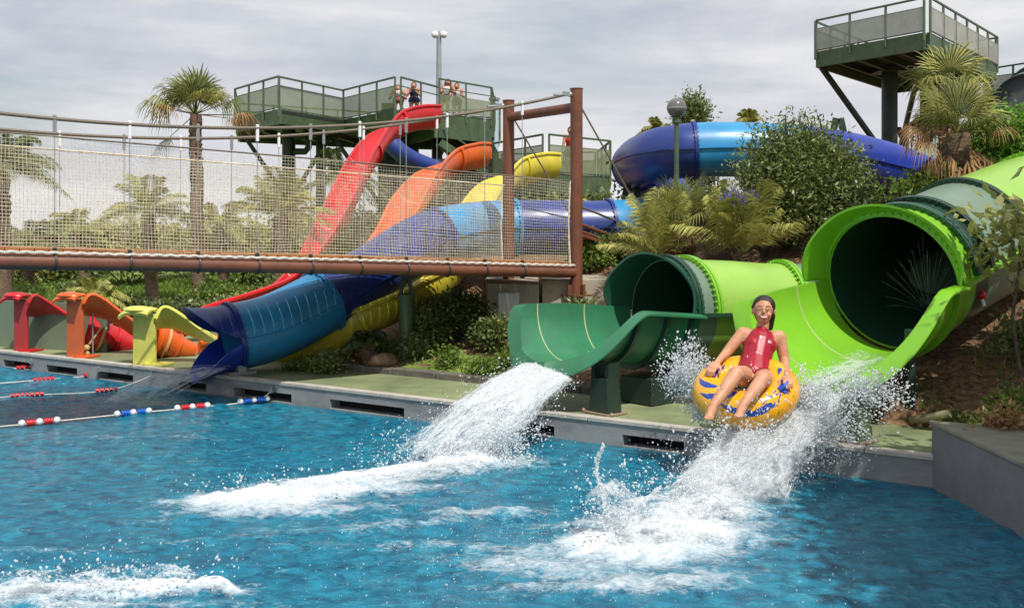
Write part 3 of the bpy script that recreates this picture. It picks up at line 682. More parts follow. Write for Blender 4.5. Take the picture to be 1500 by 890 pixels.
ysl, yp_, _ = flume('flume_slide', 'yellow open flume nearest the bridge, passing behind the shrubs', [W(804, 239, 24.5), W(774, 240, 24), W(732, 254, 23), W(700, 296, 21), W(668, 352, 18.2), W(640, 398, 14.6), W(588, 431, 13.4), W(530, 462, 12.95), W(478, 487, 12.95), W(425, 506, 13.1), W(375, 520, 13.25)],
      [.42, .46, .50, .50, .46, .36, .30, .27, .26, .25, .25], YELLOW, [14, 26, 38, 64])
# landing posts with a mushroom cap and the raised wing behind
def landing(px0, px1, pyt, pyb, wing, m_, mw, label, col):
    k0 = edge_at((px0+px1)/2)-EN*.10; Y = k0.y
    a_ = W(px0, pyb, Y); b_ = W(px1, pyb, Y); wd = (b_-a_).length; c_ = (a_+b_)/2; c_.z = .23
    zt = EYE-(pyt-HZ)*Y/F
    root = empty('landing_post', c_, label, 'splash guard', 'landing posts of the flume trio')
    x = Vector((.96, -.28, 0)).normalized(); y = Vector((.28, .96, 0)).normalized()
    MB().box(c_+y*.06+Vector((0, 0, (zt-.23)/2-.02)), (wd, .05, zt-.23-.04), x).box(c_+y*.10+Vector((0, 0, (zt-.23)/2-.02)), (.05, .10, zt-.27), x).build('panel', mw, root, bevel=.006)
    # cap
    n = 14; prof = []
    for i in range(n+1):
        u = -1+2*i/n; prof.append((-.045+u*(wd*.5+.055), -.065*abs(u)**3*(1 if u < 0 else .35)))
    vs = []
    for d in (-.12, -.10, -.03, .10):
        for i in range(n+1):
            X_, Z_ = prof[i]; dz = -.045 if d == -.12 else (-.012 if d == -.10 else .015)
            vs.append(c_+x*X_+y*d+Vector((0, 0, zt-.23+Z_+dz+.03)))
    for d in (-.12, -.10, -.03, .10):
        for i in range(n+1):
            X_, Z_ = prof[i]; dz = -.045 if d == -.12 else (-.012 if d == -.10 else .015)
            vs.append(c_+x*X_*.97+y*(d+.012)+Vector((0, 0, zt-.23+Z_+dz+.0)))
    w1 = n+1; fs = []; o_ = 4*w1
    for r_ in range(3):
        for i in range(n): q = r_*w1+i; fs += [(q, q+1, q+w1+1, q+w1), (o_+q, o_+q+w1, o_+q+w1+1, o_+q+1)]
    for i in range(n): fs += [(i, o_+i, o_+i+1, i+1), (3*w1+i, 3*w1+i+1, o_+3*w1+i+1, o_+3*w1+i)]
    for r_ in range(3): q = r_*w1; fs += [(q, q+w1, o_+q+w1, o_+q), (q+n, o_+q+n, o_+q+w1+n, q+w1+n)]
    mb = MB(); mb._add(vs, fs); mb.ball(c_+x*-.035+y*-.01+Vector((0, 0, zt-.23+.012)), 1, 18, (wd*.5+.055, .125, .050), rot=Matrix.Rotation(math.atan2(x.y, x.x), 3, 'Z')); mb.build('cap', m_, root, True)
    # wing : a curved side wall with a rolled top edge, running back and down to the flume
    P_ = catmull([W(q[0]+4+(2 if n_ == 0 else 0), q[1]+(8 if n_ == 0 else 1), q[2]) for n_, q in enumerate(wing)], 6); lean_ = .34; f_ = frames(P_); mb = MB(); vs = []; m2 = len(P_)
    for i, p in enumerate(P_):
        t, s, u = f_[i]; hh = max(.10, .34-.18*i/m2) ; hh = min(hh, p.z-.24)
        for q in range(7):
            v = q/6; off = .04*math.sin(v*PI)-.44*v
            vs.append(p+s*off*1.0-Vector((0, 0, hh*v)))
        for q in range(6, -1, -1):
            v = q/6; off = .04*math.sin(v*PI)-.44*v
            vs.append(p+s*(off+.02)-Vector((0, 0, hh*v)))
    fs = [(i*14+k, i*14+(k+1) % 14, (i+1)*14+(k+1) % 14, (i+1)*14+k) for i in range(m2-1) for k in range(14)]
    fs += [tuple(range(14)), tuple(reversed(range((m2-1)*14, m2*14)))]
    mb._add(vs, fs); mb.build('side_wing', mw, root, True)
    MB().tube([p+f_[i][1]*-.02 for i, p in enumerate(P_)], .028, 8).build('rolled_edge', m_, root, True)
    MB().box(c_+x*(wd*.5+.02)+y*.10+Vector((0, 0, .012)), (wd*.9, .26, .02), x).build('foot', m_, root)
landing(15, 38, 434, 520, [(37, 436, 13.85), (47, 432, 13.9), (62, 439, 14.0), (95, 460, 14.1), (128, 476, 14.1), (150, 492, 14.1)], RED, RED_D, 'red landing post with a mushroom cap, leftmost of the three at the pool edge', 'red')
landing(92, 120, 434, 527, [(117, 437, 13.25), (129, 431, 13.3), (148, 438, 13.4), (180, 462, 13.5), (215, 486, 13.6), (245, 503, 13.6)], ORANGE, ORANGE_D, 'orange landing post with a mushroom cap, between the red and the yellow post', 'orange')
landing(189, 226, 455, 539, [(223, 459, 12.5), (235, 450, 12.55), (252, 455, 12.6), (285, 478, 12.65), (315, 498, 12.6), (345, 516, 12.5)], LEMON, LEMON, 'lemon yellow landing post with a mushroom cap, beside the blue tube mouth', 'yellow')
# bands on the tails
sc_wall = empty('screen_wall', W(60, 500, 14.6), 'low grey green wall behind the red landing post at the back of the deck', 'wall')
a_, b_, = W(-160, 505, 15.4), W(155, 515, 13.9)
MB().beam(Vector((a_.x, a_.y, .55)), Vector((b_.x, b_.y, .55)), .06, .66).build('panel', mat('grey green panel', (.17, .21, .14), .6, (.13, .16, .11), 1.5, stretch=(1, 1, .3)), sc_wall)
mb = MB()
for t_ in np.linspace(0, 1, 6): p = a_.lerp(b_, t_); mb.box(Vector((p.x, p.y+.05, .5)), (.05, .05, .8))
mb.build('frame', STEELD, sc_wall)
for root_, m_, pts_, rr_ in ((rsl, RED, [(205, 505, 14.3), (175, 500, 14.2), (145, 492, 14.05), (122, 486, 13.95)], [.11, .17, .225, .26]), (osl, ORANGE, [(285, 514, 13.6), (262, 509, 13.5), (240, 501, 13.4), (222, 497, 13.3)], [.10, .15, .20, .24])):
    P_ = catmull([W(*q) for q in pts_], 6); R_ = list(np.interp(np.linspace(0, 3, len(P_)), range(4), rr_)); f_ = frames(P_)
    dr = shell(P_, R_, 0, 360, .02, 30, 'tail_drum', [m_], root_)
    for j, mm in ((7, m_), (12, mat('tan strap', (.62, .36, .15), .6)), (16, m_)):
        if j < len(P_): shell([P_[j]-f_[j][0]*.016, P_[j]+f_[j][0]*.016], R_[j]+.025, 0, 360, .03, 26, 'band', [mm], dr, fr=[f_[j], f_[j]])
# thin post and yellow tap by the red flume
q = W(136, 525, 13.6); q.z = .23; tp = empty('standpipe', q, 'thin grey standpipe with a tan hose tap beside the red flume tail', 'standpipe')
MB().tube([q, q+Vector((0, 0, .56))], .011, 8).build('pipe', GALV, tp, True); MB().ball(q+Vector((-.08, 0, .09)), .045, 10).beam(q+Vector((-.05, 0, .14)), q+Vector((.08, .1, .36)), .02).ball(q+Vector((-.06, -.02, .02)), .03, 8).build('tap', mat('tan brass', (.5, .38, .15), .5), tp, True)

# ---------------------------------------------------------------- platforms
def platform(name, label, poly, zf, fascia, rail_h, open_edges, cols, braces=[], pm=None, gp=None, panel=MESHG, grp='lookout platforms', ph=.66, bare=()):
    """poly: plan corners; one fascia, a rail with posts and mesh panels per side"""
    cx = sum(p[0] for p in poly)/len(poly); cy = sum(p[1] for p in poly)/len(poly)
    root = empty(name, (cx, cy, zf), label, 'platform', grp)
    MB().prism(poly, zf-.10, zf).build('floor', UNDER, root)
    n = len(poly); jo = MB()
    for i in range(n):
        p = Vector((*poly[i], 0)); q = Vector((*poly[(i+1) % n], 0)); d = (q-p).normalized(); ln = (q-p).length
        out = Vector((d.y, -d.x, 0))
        if out.dot(Vector((cx, cy, 0))-p) > 0: out = -out
        MB().beam(p+out*.05+Vector((0, 0, zf-fascia/2+.04)), q+out*.05+Vector((0, 0, zf-fascia/2+.04)), .08, fascia).build('fascia_beam', STEELG, root)
        if i in open_edges: continue
        k = max(1, round(ln/1.35))
        for j in range(k+1):
            s_ = p.lerp(q, j/k); MB().beam(s_+out*.11+Vector((0, 0, zf-.2)), s_+out*.11+Vector((0, 0, zf+rail_h)), .06, .06).build('rail_post', STEELG, root)
        for hz_, w_ in ((rail_h, .055), (rail_h*.74, .03), (.08, .03)):
            MB().beam(p+out*.11+Vector((0, 0, zf+hz_)), q+out*.11+Vector((0, 0, zf+hz_)), w_).build('rail', STEELG, root)
        if i not in bare: MB().beam(p+out*.13+Vector((0, 0, zf+rail_h*(.09+ph/2))), q+out*.13+Vector((0, 0, zf+rail_h*(.09+ph/2))), .012, rail_h*ph).build('mesh_panel', panel, root)
    for j in range(5):
        t_ = (j+.5)/5; a_ = Vector((*poly[0], 0)).lerp(Vector((*poly[1], 0)), t_); b_ = Vector((*poly[-1], 0)).lerp(Vector((*poly[-2], 0)), t_)
        jo.beam(a_.lerp(b_, .02)+Vector((0, 0, zf-.2)), a_.lerp(b_, .98)+Vector((0, 0, zf-.2)), .1, .18)
    jo.build('joists', STEELD, root)
    for (x_, y_, r_) in cols:
        MB().tube([(x_, y_, -.2), (x_, y_, zf-.12)], r_, 12).build('column', STEELD, root, True)
        MB().box((x_, y_, zf-.22), (r_*4, r_*4, .16)).build('column_head', STEELD, root)
    for a_, b_ in braces: MB().beam(Vector(a_), Vector(b_), .14, .14).build('brace', STEELD, root)
    return root
def PP(px, Y): return ((px-750)/F*Y, Y)
z1 = 5.72
A, B, C_, E_, F_, G_ = PP(349, 36), PP(413, 33), PP(507, 36.3), PP(583, 33.2), PP(640, 35.6), PP(720, 38)
platform('lookout_platform', 'high green mesh sided platform with people at its rail above the red flume', [A, B, C_, E_, F_, G_, (-.6, 42), (-6, 43), (-10.6, 40)], z1, .48, 1.08, [4],
         [(*PP(423, 36.5), .24), (*PP(563, 37), .24), (*PP(590, 38.5), .18), (*PP(640, 39), .2), (*PP(700, 40), .2), (*PP(470, 41), .2)],
         [((*PP(352, 36), z1-.35), (*PP(413, 36.4), z1-2.5)), ((*PP(486, 37), z1-.4), (*PP(432, 36.5), z1-2.5)), ((*PP(486, 37), z1-.4), (*PP(556, 37), z1-2.9)),
          ((*PP(600, 36), z1-.4), (*PP(565, 37), z1-2.6)), ((*PP(660, 37), z1-.4), (*PP(600, 38), z1-3.2))], bare=(3,))
# right wing with deep panels
wg = platform('lookout_platform', 'green platform wing right of the red flume top, with two people leaning on it', [PP(640, 35.2), PP(716, 37.4), (-.8, 41.5), (-4.5, 40)], z1+.12, .85, 1.2, [2, 3], [], ph=.48)
for px in (455, 447, 437):
    pass
pi = empty('pipe_loop', W(445, 215, 36.3), 'dark square bend of pipe bolted to the platform column', 'pipe')
MB().tube([W(430, 222, 36.3), W(447, 222, 36.3), W(452, 216, 36.3), W(452, 204, 36.3), W(447, 200, 36.3), W(430, 200, 36.3)], .12, 10).build('bend', STEELD, pi, True)
z2 = 3.45
platform('lookout_platform', 'lower green platform where the yellow flume begins, behind the bridge portal', [PP(727, 32.5), PP(800, 29.4), PP(889, 31.6), (2.9, 36), (-.4, 37)], z2, .55, 1.15, [],
         [(*PP(760, 32.5), .2), (*PP(850, 32), .25), (*PP(815, 33), .2)], [((*PP(880, 32), z2-.4), (*PP(852, 32), z2-1.9)), ((*PP(800, 31), z2-.4), (*PP(850, 32), z2-1.9))])
# service block under the two platforms
sb = empty('stair_core', W(600, 250, 38), 'dark green steel stair core under the high platform between the flumes', 'stairs')
for (px, py, Y, w_, h_) in ((570, 235, 38, .5, 4.2), (605, 230, 38.5, .4, 3.6)):
    MB().box(W(px, py, Y), (w_, .5, h_)).build('column', STEELD, sb)
for i in range(14):
    t_ = i/13; MB().box(W(650+i*7, 215+i*5.0, 36), (.5, 1.3, .06)).build('step', STEELG, sb)
MB().beam(W(645, 208, 35.3), W(745, 276, 35.3), .08, .25).build('stringer', STEELG, sb)
MB().beam(W(645, 186, 35.3), W(745, 254, 35.3), .05, .05).build('stair_rail', STEELG, sb)
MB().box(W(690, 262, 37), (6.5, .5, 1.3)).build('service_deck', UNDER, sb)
MB().beam(W(600, 238, 34.5), W(735, 238, 34.5), .12, .25).build('cross_girder', STEELD, sb)
wt = empty('water_riser', W(724, 170, 38.6), 'pale blue vertical pipe at the right end of the high platform', 'pipe')
MB().tube([W(724, 270, 38.6), W(724, 144, 38.6)], .17, 14).build('riser', mat('pale blue pipe', (.45, .58, .66), .5), wt, True); MB().tube([W(724, 147, 38.6), W(724, 143.5, 38.6)], .21, 14).build('cap', GALV, wt, True)
# dark blue slide hint beyond
ds = empty('tube_slide', W(600, 215, 33), 'short stretch of shaded dark blue tube under the high platform, behind the red flume', 'water slide')
pts = catmull([W(566, 200, 33), W(585, 222, 33), W(612, 238, 33.4), W(645, 250, 34)], 6); shell(pts, .30, 0, 360, .02, 20, 'tube_section', [DBLUE], ds)
# right-hand tower
z3 = 7.6
Bt, At, Ct = PP(1357, 30), PP(1199, 33.3), PP(1456, 36.2); Dt = (At[0]+Ct[0]-Bt[0], At[1]+Ct[1]-Bt[1])
platform('lookout_tower', 'tall green lookout tower with a mesh railed deck at the upper right', [At, Bt, Ct, Dt], z3, .50, 1.05, [],
         [(*PP(1303, 35.5), .27), (*PP(1357, 36.5), .22)],
         [((*PP(1203, 33.6), z3-.4), (*PP(1294, 35.4), z3-3.1)), ((*PP(1352, 31), z3-.4), (*PP(1314, 35.4), z3-3.4)), ((*PP(1316, 35.6), z3-2.2), (*PP(1352, 36.5), z3-4.3)), ((*PP(1316, 35.6), z3-4.3), (*PP(1354, 36.5), z3-2.3)), ((*PP(1420, 34), z3-.4), (*PP(1360, 36.4), z3-2.6))], panel=MESHP)
platform('lookout_platform', 'green walkway end peeping out behind the palm at the right edge', [PP(1446, 38), PP(1530, 36), PP(1560, 40), PP(1460, 43)], 6.6, .4, 1.2, [], [(*PP(1470, 40), .25), (*PP(1520, 39), .25)])
# piece of dark green tube at the right edge, pale flume behind the bush
dg = empty('tube_slide', W(1500, 150, 14.5), 'dark green tube end at the upper right edge of the picture', 'water slide')
pts = catmull([W(1508, 162, 13.6), W(1530, 150, 14.2), W(1570, 135, 15.5), W(1640, 120, 17)], 6); shell(pts, .50, 0, 360, .02, 30, 'tube_section', [DGREEN], dg)
flange(pts[6], frames(pts)[6], .5, .04, .06, [DGREEN], dg, 0, 360, 24)
pg = empty('flume_slide', W(1330, 265, 16.5), 'faded grey green flume rising behind the bushes beneath the royal blue tube', 'water slide')
pts = catmull([W(1270, 300, 16.2), W(1320, 268, 16.6), W(1375, 232, 17.2), W(1450, 190, 18.5), W(1520, 165, 20)], 6); shell(pts, .30, 0, 360, .02, 24, 'tube_section', [GGREEN], pg)

# ---------------------------------------------------------------- lamp post, camera mast, ramp rail
q = W(991, 330, 14.1); lp = empty('street_lamp', q, 'globe lamp on a green post in front of the blue tube', 'lamp post')
MB().tube([W(991, 340, 14.1), W(991, 176, 14.1)], [.038, .032], 12).tube([W(991, 180, 14.1), W(991, 172, 14.1)], .06, 14).build('post', STEELG, lp, True)
gm = mat('smoked globe', (.16, .155, .15), .10, (.11, .105, .10), 2, spec=.9)
MB().ball(W(991, 158, 14.1), .135, 24, rot=None).build('globe', gm, lp, True)
MB().tube([W(991, 159.5, 14.1), W(991, 157.5, 14.1)], .137, 24).build('globe_band', GALV, lp, True)
q = W(643, 135, 40); cm_ = empty('camera_mast', q, 'tall grey mast with white cameras above the high platform', 'mast')
MB().tube([W(643, 250, 40), W(643, 46, 40)], [.14, .09], 12).build('mast', GREY_P, cm_, True)
for dx in (-6, 7): MB().ball(W(643+dx, 51, 39.9), .14, 10).beam(W(643, 47, 40), W(643+dx, 47, 39.9), .08).build('camera_housing', WHITE, cm_, True)
q = W(890, 370, 15.5); rl = empty('ramp_railing', q, 'brown handrail of the ramp climbing right from the end of the bridge', 'railing')
ra, rb = W(842, 345, 13.8), W(955, 362, 15.3)
for dy, rr in ((-24, .018), (2, .028), (12, .02)):
    MB().tube([W(846, 325+dy, 13.8), W(958, 367+dy*.9, 15.4)], rr, 8).build('rail', CABLE if dy < 0 else PIPE, rl, True)
for px in (866, 924): MB().tube([W(px, 345+(px-866)*.35, 14.5), W(px, 395, 14.5)], .016, 8).build('post', PIPE, rl, True)
MB().beam(W(842, 345, 13.9), W(950, 383, 15.3), .35, .04).build('ramp', PIPE, rl)
# ---------------------------------------------------------------- vegetation
def leaves(name, clumps, n, size, m_, parent, aspect=.45, droop=.25, hollow=.55, seed=0):
    """n leaf blades spread in ellipsoid clumps [(centre,(rx,ry,rz))], denser towards the outside"""
    r = np.random.default_rng(seed)
    vol = np.array([(c[1][0]*c[1][1]*c[1][2])**.67 for c in clumps]); pick = r.choice(len(clumps), n, p=vol/vol.sum())
    C = np.array([list(c[0]) for c in clumps])[pick]; R = np.array([list(c[1]) for c in clumps])[pick]
    d = r.normal(size=(n, 3)); d /= np.linalg.norm(d, axis=1)[:, None]
    rad = hollow+(1.04-hollow)*r.random(n)**.6
    lump = 1+.22*fbm(d[:, 0]*2.3+pick*7.1, d[:, 1]*2.3, d[:, 2]*2.3, 3, seed+3)
    P = C+d*R*(rad*lump)[:, None]
    # leaf twigs: gather the leaves towards random twig tips
    k = max(8, n//14); tip = r.integers(0, n, k)[r.integers(0, k, n)]; P = P*.45+P[tip]*.55+r.normal(size=(n, 3))*size*1.3*np.array([1, 1, .8])
    ax = d*0.8+r.normal(size=(n, 3))*.8; ax[:, 2] += .25-droop*r.random(n); ax /= np.linalg.norm(ax, axis=1)[:, None]
    sd = np.cross(ax, r.normal(size=(n, 3))); sd /= np.linalg.norm(sd, axis=1)[:, None]
    s = size*(.6+.8*r.random(n))[:, None]; nrm = np.cross(ax, sd)
    V = np.stack([P, P+ax*s*.5+sd*s*aspect*.5+nrm*s*.08, P+ax*s, P+ax*s*.5-sd*s*aspect*.5+nrm*s*.08], 1).reshape(-1, 3)
    return npmesh(name, V, np.arange(4*n).reshape(n, 4), m_, parent, False)
def gz(x, y): return float(hgt(np.array([x]), np.array([y]))[0])
def shrub(px, py, Y, w, h, label, m_=LEAF_DRK, n=1800, size=.07, grp='shrubs in the planted slopes', name='shrub', cat='shrub', seed=None, depth=None, clumps=None, aspect=.45):
    """w, h in metres; px,py the middle of its foot"""
    seed = seed if seed is not None else int(px*7+py)
    r = random.Random(seed); b = W(px, py, Y); g0 = gz(b.x, b.y); b.z = min(b.z, g0+.6) if py else g0
    b.z = g0 if abs(b.z-g0) > .0 else b.z
    root = empty(name, b, label, cat, grp); base = b
    cl = clumps or [(base+Vector((r.uniform(-.32, .32)*w, r.uniform(-.3, .3)*(depth or w), h*r.uniform(.38, .72))), (w*r.uniform(.2, .34), w*r.uniform(.2, .34), h*r.uniform(.22, .34))) for _ in range(6)]+[(base+Vector((0, 0, h*.45)), (w*.36, w*.36, h*.40))]
    leaves('foliage', cl, n, size, m_, root, seed=seed, aspect=aspect)
    st = MB()
    for i in range(5):
        c = cl[i % len(cl)][0]; st.tube([base+Vector((r.uniform(-.05, .05), r.uniform(-.05, .05), -.05)), base.lerp(c, .5)+Vector((r.uniform(-.05, .05)*w, 0, 0)), c], [.018, .013, .006], 5)
    st.build('stem', BARK, root, True)
    return root
def tree(base, crown, label, m_, n, size, trunk_r=.09, name='leafy_tree', seed=1, grp=None, aspect=.45, hollow=.5):
    root = empty(name, base, label, 'tree', grp); base = Vector(base); r = random.Random(seed)
    leaves('crown', crown, n, size, m_, root, seed=seed, aspect=aspect, hollow=hollow)
    tr = MB(); top = Vector((sum(c[0].x for c in crown)/len(crown), sum(c[0].y for c in crown)/len(crown), min(c[0].z for c in crown)))
    tr.tube([base-Vector((0, 0, .2)), base.lerp(top, .5)+Vector((r.uniform(-.1, .1), 0, 0)), top], [trunk_r, trunk_r*.8, trunk_r*.6], 9)
    for c, rr in crown: tr.tube([top-Vector((0, 0, .1)), top.lerp(c, .5)+Vector((r.uniform(-.1, .1), r.uniform(-.1, .1), .05)), Vector(c)], [trunk_r*.5, trunk_r*.32, trunk_r*.1], 6)
    tr.build('trunk', BARK, root, True)
    return root
def fan_leaf(V, Fc, base, az, el, Lp, R, r, nb=26, droop=.5, sagp=.12):
    """petiole plus a fan of blades"""
    d = Vector((math.cos(az)*math.cos(el), math.sin(az)*math.cos(el), math.sin(el)))
    hub = base+d*Lp-Vector((0, 0, sagp*Lp)); side = d.cross(Vector((0, 0, 1)))
    side = side.normalized() if side.length > .05 else Vector((1, 0, 0)); up = side.cross(d).normalized()
    rot = Quaternion(d, r.uniform(-.5, .5)); side = rot @ side; up = rot @ up
    w = .012+Lp*.008
    b = len(V); V += [base-side*w, base+side*w, hub+side*w*.6, hub-side*w*.6, base+up*w, hub+up*w*.5]; Fc += [(b, b+1, b+2, b+3), (b, b+4, b+5, b+3), (b+1, b+4, b+5, b+2)]
    for k in range(nb):
        t = -1+2*(k+.5)/nb; a = t*math.radians(118); L_ = R*(1-.28*abs(t)**2)*r.uniform(.78, 1.1)
        dd = (d*math.cos(a)+side*math.sin(a)+up*(.20-.25*abs(t))).normalized(); wv = (dd.cross(up)).normalized(); bw = L_*math.radians(118)/nb*.34
        p0 = hub; pts = []
        for j, (q, ww) in enumerate(((0, .15), (.5, 1.0), (.82, .55), (1.0, .05))):
            p = hub+dd*(L_*q)-Vector((0, 0, droop*L_*q**3)); pts.append((p-wv*bw*ww, p+wv*bw*ww))
        b = len(V)
        for a_, c_ in pts: V += [a_, c_]
        Fc += [(b+2*j, b+2*j+1, b+2*j+3, b+2*j+2) for j in range(3)]
def fan_palm(base, top, rt, label, specs, m_=FROND, skirt=0, seed=3, skirt_len=.7, grp='palms around the slides', bark=TRUNK, blades=26):
    """specs: list of (azimuth deg, elevation deg, petiole, blade radius, droop, material key)"""
    base = Vector(base); top = Vector(top); root = empty('fan_palm', base, label, 'palm tree', grp); r = random.Random(seed)
    n = 26; pts = [base.lerp(top, i/n)+Vector((.015*math.sin(i*.8), 0, 0)) for i in range(n+1)]; mb = MB(); mb.tube(pts, [rt[0]+(rt[1]-rt[0])*i/n+(.10*rt[0] if i % 2 else 0) for i in range(n+1)], 14)
    H = (top-base).length
    for i in range(int(H*60)):         # old leaf bases
        t = r.random(); p = base.lerp(top, t); a = r.uniform(0, 2*PI); R_ = rt[0]+(rt[1]-rt[0])*t; d = Vector((math.cos(a), math.sin(a), 0))
        mb.box(p+d*R_*1.02, (.05, .018, .07*r.uniform(.6, 1.4)), Vector((-d.y, d.x, 0)), (d*.45+Vector((0, 0, 1))).normalized())
    mb.build('trunk', bark, root, True)
    groups = {}
    for (az_, el_, Lp, R_, dr, mk) in specs: groups.setdefault(mk, []).append((az_, el_, Lp, R_, dr))
    for mk, ls in groups.items():
        V = []; Fc = []
        for (az_, el_, Lp, R_, dr) in ls: fan_leaf(V, Fc, top, math.radians(az_), math.radians(el_), Lp, R_, r, nb=blades, droop=dr)
        npmesh('crown' if mk != 'dead' else 'dead_fronds', [tuple(v) for v in V], Fc, {'g': FROND, 'y': FROND_Y, 'dead': DEAD}[mk], root, False)
    if skirt:
        V = []; Fc = []
        for i in range(skirt):
            a = r.uniform(0, 2*PI); t = r.uniform(0, .25); p = top-Vector((0, 0, t)); L_ = skirt_len*r.uniform(.6, 1.2)
            hub = p+Vector((math.cos(a), math.sin(a), -.9))*.28*r.uniform(.5, 1.3)
            for k in range(16):
                aa = a+r.uniform(-.8, .8); e = hub+Vector((math.cos(aa)*.22, math.sin(aa)*.22, -L_*r.uniform(.6, 1.1))); mid = hub.lerp(e, .5)+Vector((math.cos(aa)*.10, math.sin(aa)*.10, .04)); wv = Vector((-math.sin(aa), math.cos(aa), 0))*.014
                b = len(V); V += [hub-wv*.4, hub+wv*.4, mid-wv, mid+wv, e-wv*.2, e+wv*.2]; Fc += [(b, b+1, b+3, b+2), (b+2, b+3, b+5, b+4)]
        npmesh('dead_skirt', [tuple(v) for v in V], Fc, DEAD, root, False)
    return root
def feather_palm(base, top, rt, label, n, Lf, seed=5, m_=FROND, els=(-10, 75), grp='palms around the slides', azs=(0, 360), leaf=.30, name='feather_palm', width=.016, sag=.42):
    base = Vector(base); top = Vector(top); root = empty(name, base, label, 'palm tree', grp); r = random.Random(seed)
    k = 14; mb = MB(); mb.tube([base.lerp(top, i/k) for i in range(k+1)], [rt[0]+(rt[1]-rt[0])*i/k+(.14*rt[0] if i % 2 else 0) for i in range(k+1)], 12)
    for i in range(40):
        a = r.uniform(0, 2*PI); t = r.uniform(.3, 1); p = base.lerp(top, t); d = Vector((math.cos(a), math.sin(a), 0)); mb.box(p+d*rt[1], (.07, .03, .12), Vector((-d.y, d.x, 0)), (d*.6+Vector((0, 0, 1))).normalized())
    mb.build('trunk', TRUNK, root, True)
    V = []; Fc = []
    for i in range(n):
        az_ = math.radians(azs[0]+(azs[1]-azs[0])*((i*.618) % 1)+r.uniform(-8, 8)); el_ = math.radians(els[0]+(els[1]-els[0])*r.random()**.8); L_ = Lf*r.uniform(.8, 1.1)
        h = Vector((math.cos(az_), math.sin(az_), 0)); side = Vector((-h.y, h.x, 0)); pr = []
        for j in range(13):
            q = j/12; x = L_*(math.cos(el_)*q); z = L_*(math.sin(el_)*q-(sag+.6*sag*math.cos(el_))*q**2.2); pr.append(top+h*x+Vector((0, 0, z)))
        for j in range(12):
            b = len(V); w_ = .018*(1-j/14); V += [pr[j]-side*w_, pr[j]+side*w_, pr[j+1]+side*w_, pr[j+1]-side*w_]; Fc.append((b, b+1, b+2, b+3))
        m2 = 46
        for j in range(m2):
            q = .12+.88*j/m2; f = q*12; a_ = int(min(f, 11)); p = pr[a_].lerp(pr[a_+1], f-a_); t = (pr[a_+1]-pr[a_]).normalized(); up = side.cross(t)
            ll = leaf*L_/1.0*math.sin(PI*(.12+.86*q))**.6*r.uniform(.85, 1.1)
            for sg in (-1, 1):
                d = (side*sg*.85+t*.65+up*r.uniform(.05, .4)).normalized(); e = p+d*ll-Vector((0, 0, .22*ll)); wv = t*width; mid = p+d*ll*.5+Vector((0, 0, .02))
                b = len(V); V += [p, mid-wv, e, mid+wv]; Fc.append((b, b+1, b+2, b+3))
    npmesh('crown', [tuple(v) for v in V], Fc, m_, root, False)
    return root
def onground(px, Y): x = (px-750)/F*Y; return Vector((x, Y, gz(x, Y)))
# tall fan palm left of the platform
t = W(286, 168, 19)
fan_palm(onground(292, 19), t, (.125, .10), 'tall shaggy fan palm standing alone against the sky behind the net', [
    (95, 78, .42, .62, .15, 'g'), (60, 70, .40, .60, .2, 'y'), (125, 68, .42, .62, .2, 'g'), (20, 74, .35, .60, .15, 'y'), (170, 62, .50, .60, .35, 'g'), (185, 45, .62, .60, .7, 'g'), (200, 30, .60, .60, .9, 'y'),
    (175, 22, .75, .55, .95, 'g'), (150, 40, .55, .55, .8, 'g'), (215, 15, .52, .50, .9, 'dead'), (5, 28, .68, .50, .9, 'g'), (350, 36, .60, .42, .7, 'y'), (190, -38, .62, .42, .9, 'g'), (0, 6, .85, .48, .95, 'dead'), (355, 0, .72, .40, .9, 'dead'),
    (100, 62, .5, .72, .35, 'g'), (70, 80, .5, .66, .2, 'g'), (140, 75, .5, .66, .3, 'y'), (160, 55, .6, .66, .6, 'g'), (40, 50, .5, .55, .5, 'y'), (270, 60, .4, .55, .4, 'g'), (300, 40, .5, .5, .6, 'y'), (240, 45, .5, .5, .6, 'g'), (80, 60, .45, .6, .3, 'g'), (110, 85, .35, .62, .1, 'g')], seed=4, bark=TRUNK)
feather_palm(onground(4, 17.5), W(-2, 252, 17.5), (.17, .15), 'large feather palm at the left edge, its fronds crossing the bridge cables', 30, 1.45, seed=8, els=(10, 82), leaf=.24, width=.011)
feather_palm(onground(224, 20.5), W(216, 312, 20.5), (.12, .12), 'feather palm whose dark trunk shows just under the bridge', 20, 1.25, seed=12, els=(5, 78), sag=.32, leaf=.26, m_=FROND_Y, width=.011)
feather_palm(onground(410, 20), W(412, 318, 20), (.16, .15), 'bushy yellow green feather palm behind the net, left of the red flume', 26, 1.35, seed=15, els=(10, 84), sag=.30, leaf=.26, m_=FROND_Y, width=.011)
feather_palm(onground(500, 30), W(498, 262, 30), (.16, .14), 'distant feather palm between the platform legs and the red flume', 22, 1.5, seed=19, els=(0, 80), leaf=.3)
feather_palm(onground(128, 24), W(110, 345, 24), (.12, .12), 'low feather palm behind the left part of the net', 16, 1.2, seed=23, els=(10, 80), leaf=.26, m_=FROND_Y, width=.011)
feather_palm(onground(40, 21), W(42, 352, 21), (.12, .12), 'low feather palm near the left edge under the larger one', 20, 1.1, seed=25, els=(0, 60), leaf=.3, m_=FROND)
feather_palm(onground(330, 23), W(322, 335, 23), (.12, .12), 'small feather palm between the two trunks behind the net', 16, 1.3, seed=27, els=(10, 80), leaf=.26, m_=FROND_Y, width=.011)
feather_palm(onground(148, 17.2), W(140, 436, 17.2), (.05, .05), 'stubby young palm on the lawn above the orange post', 14, .62, seed=61, els=(10, 75), leaf=.3, m_=FROND_Y)
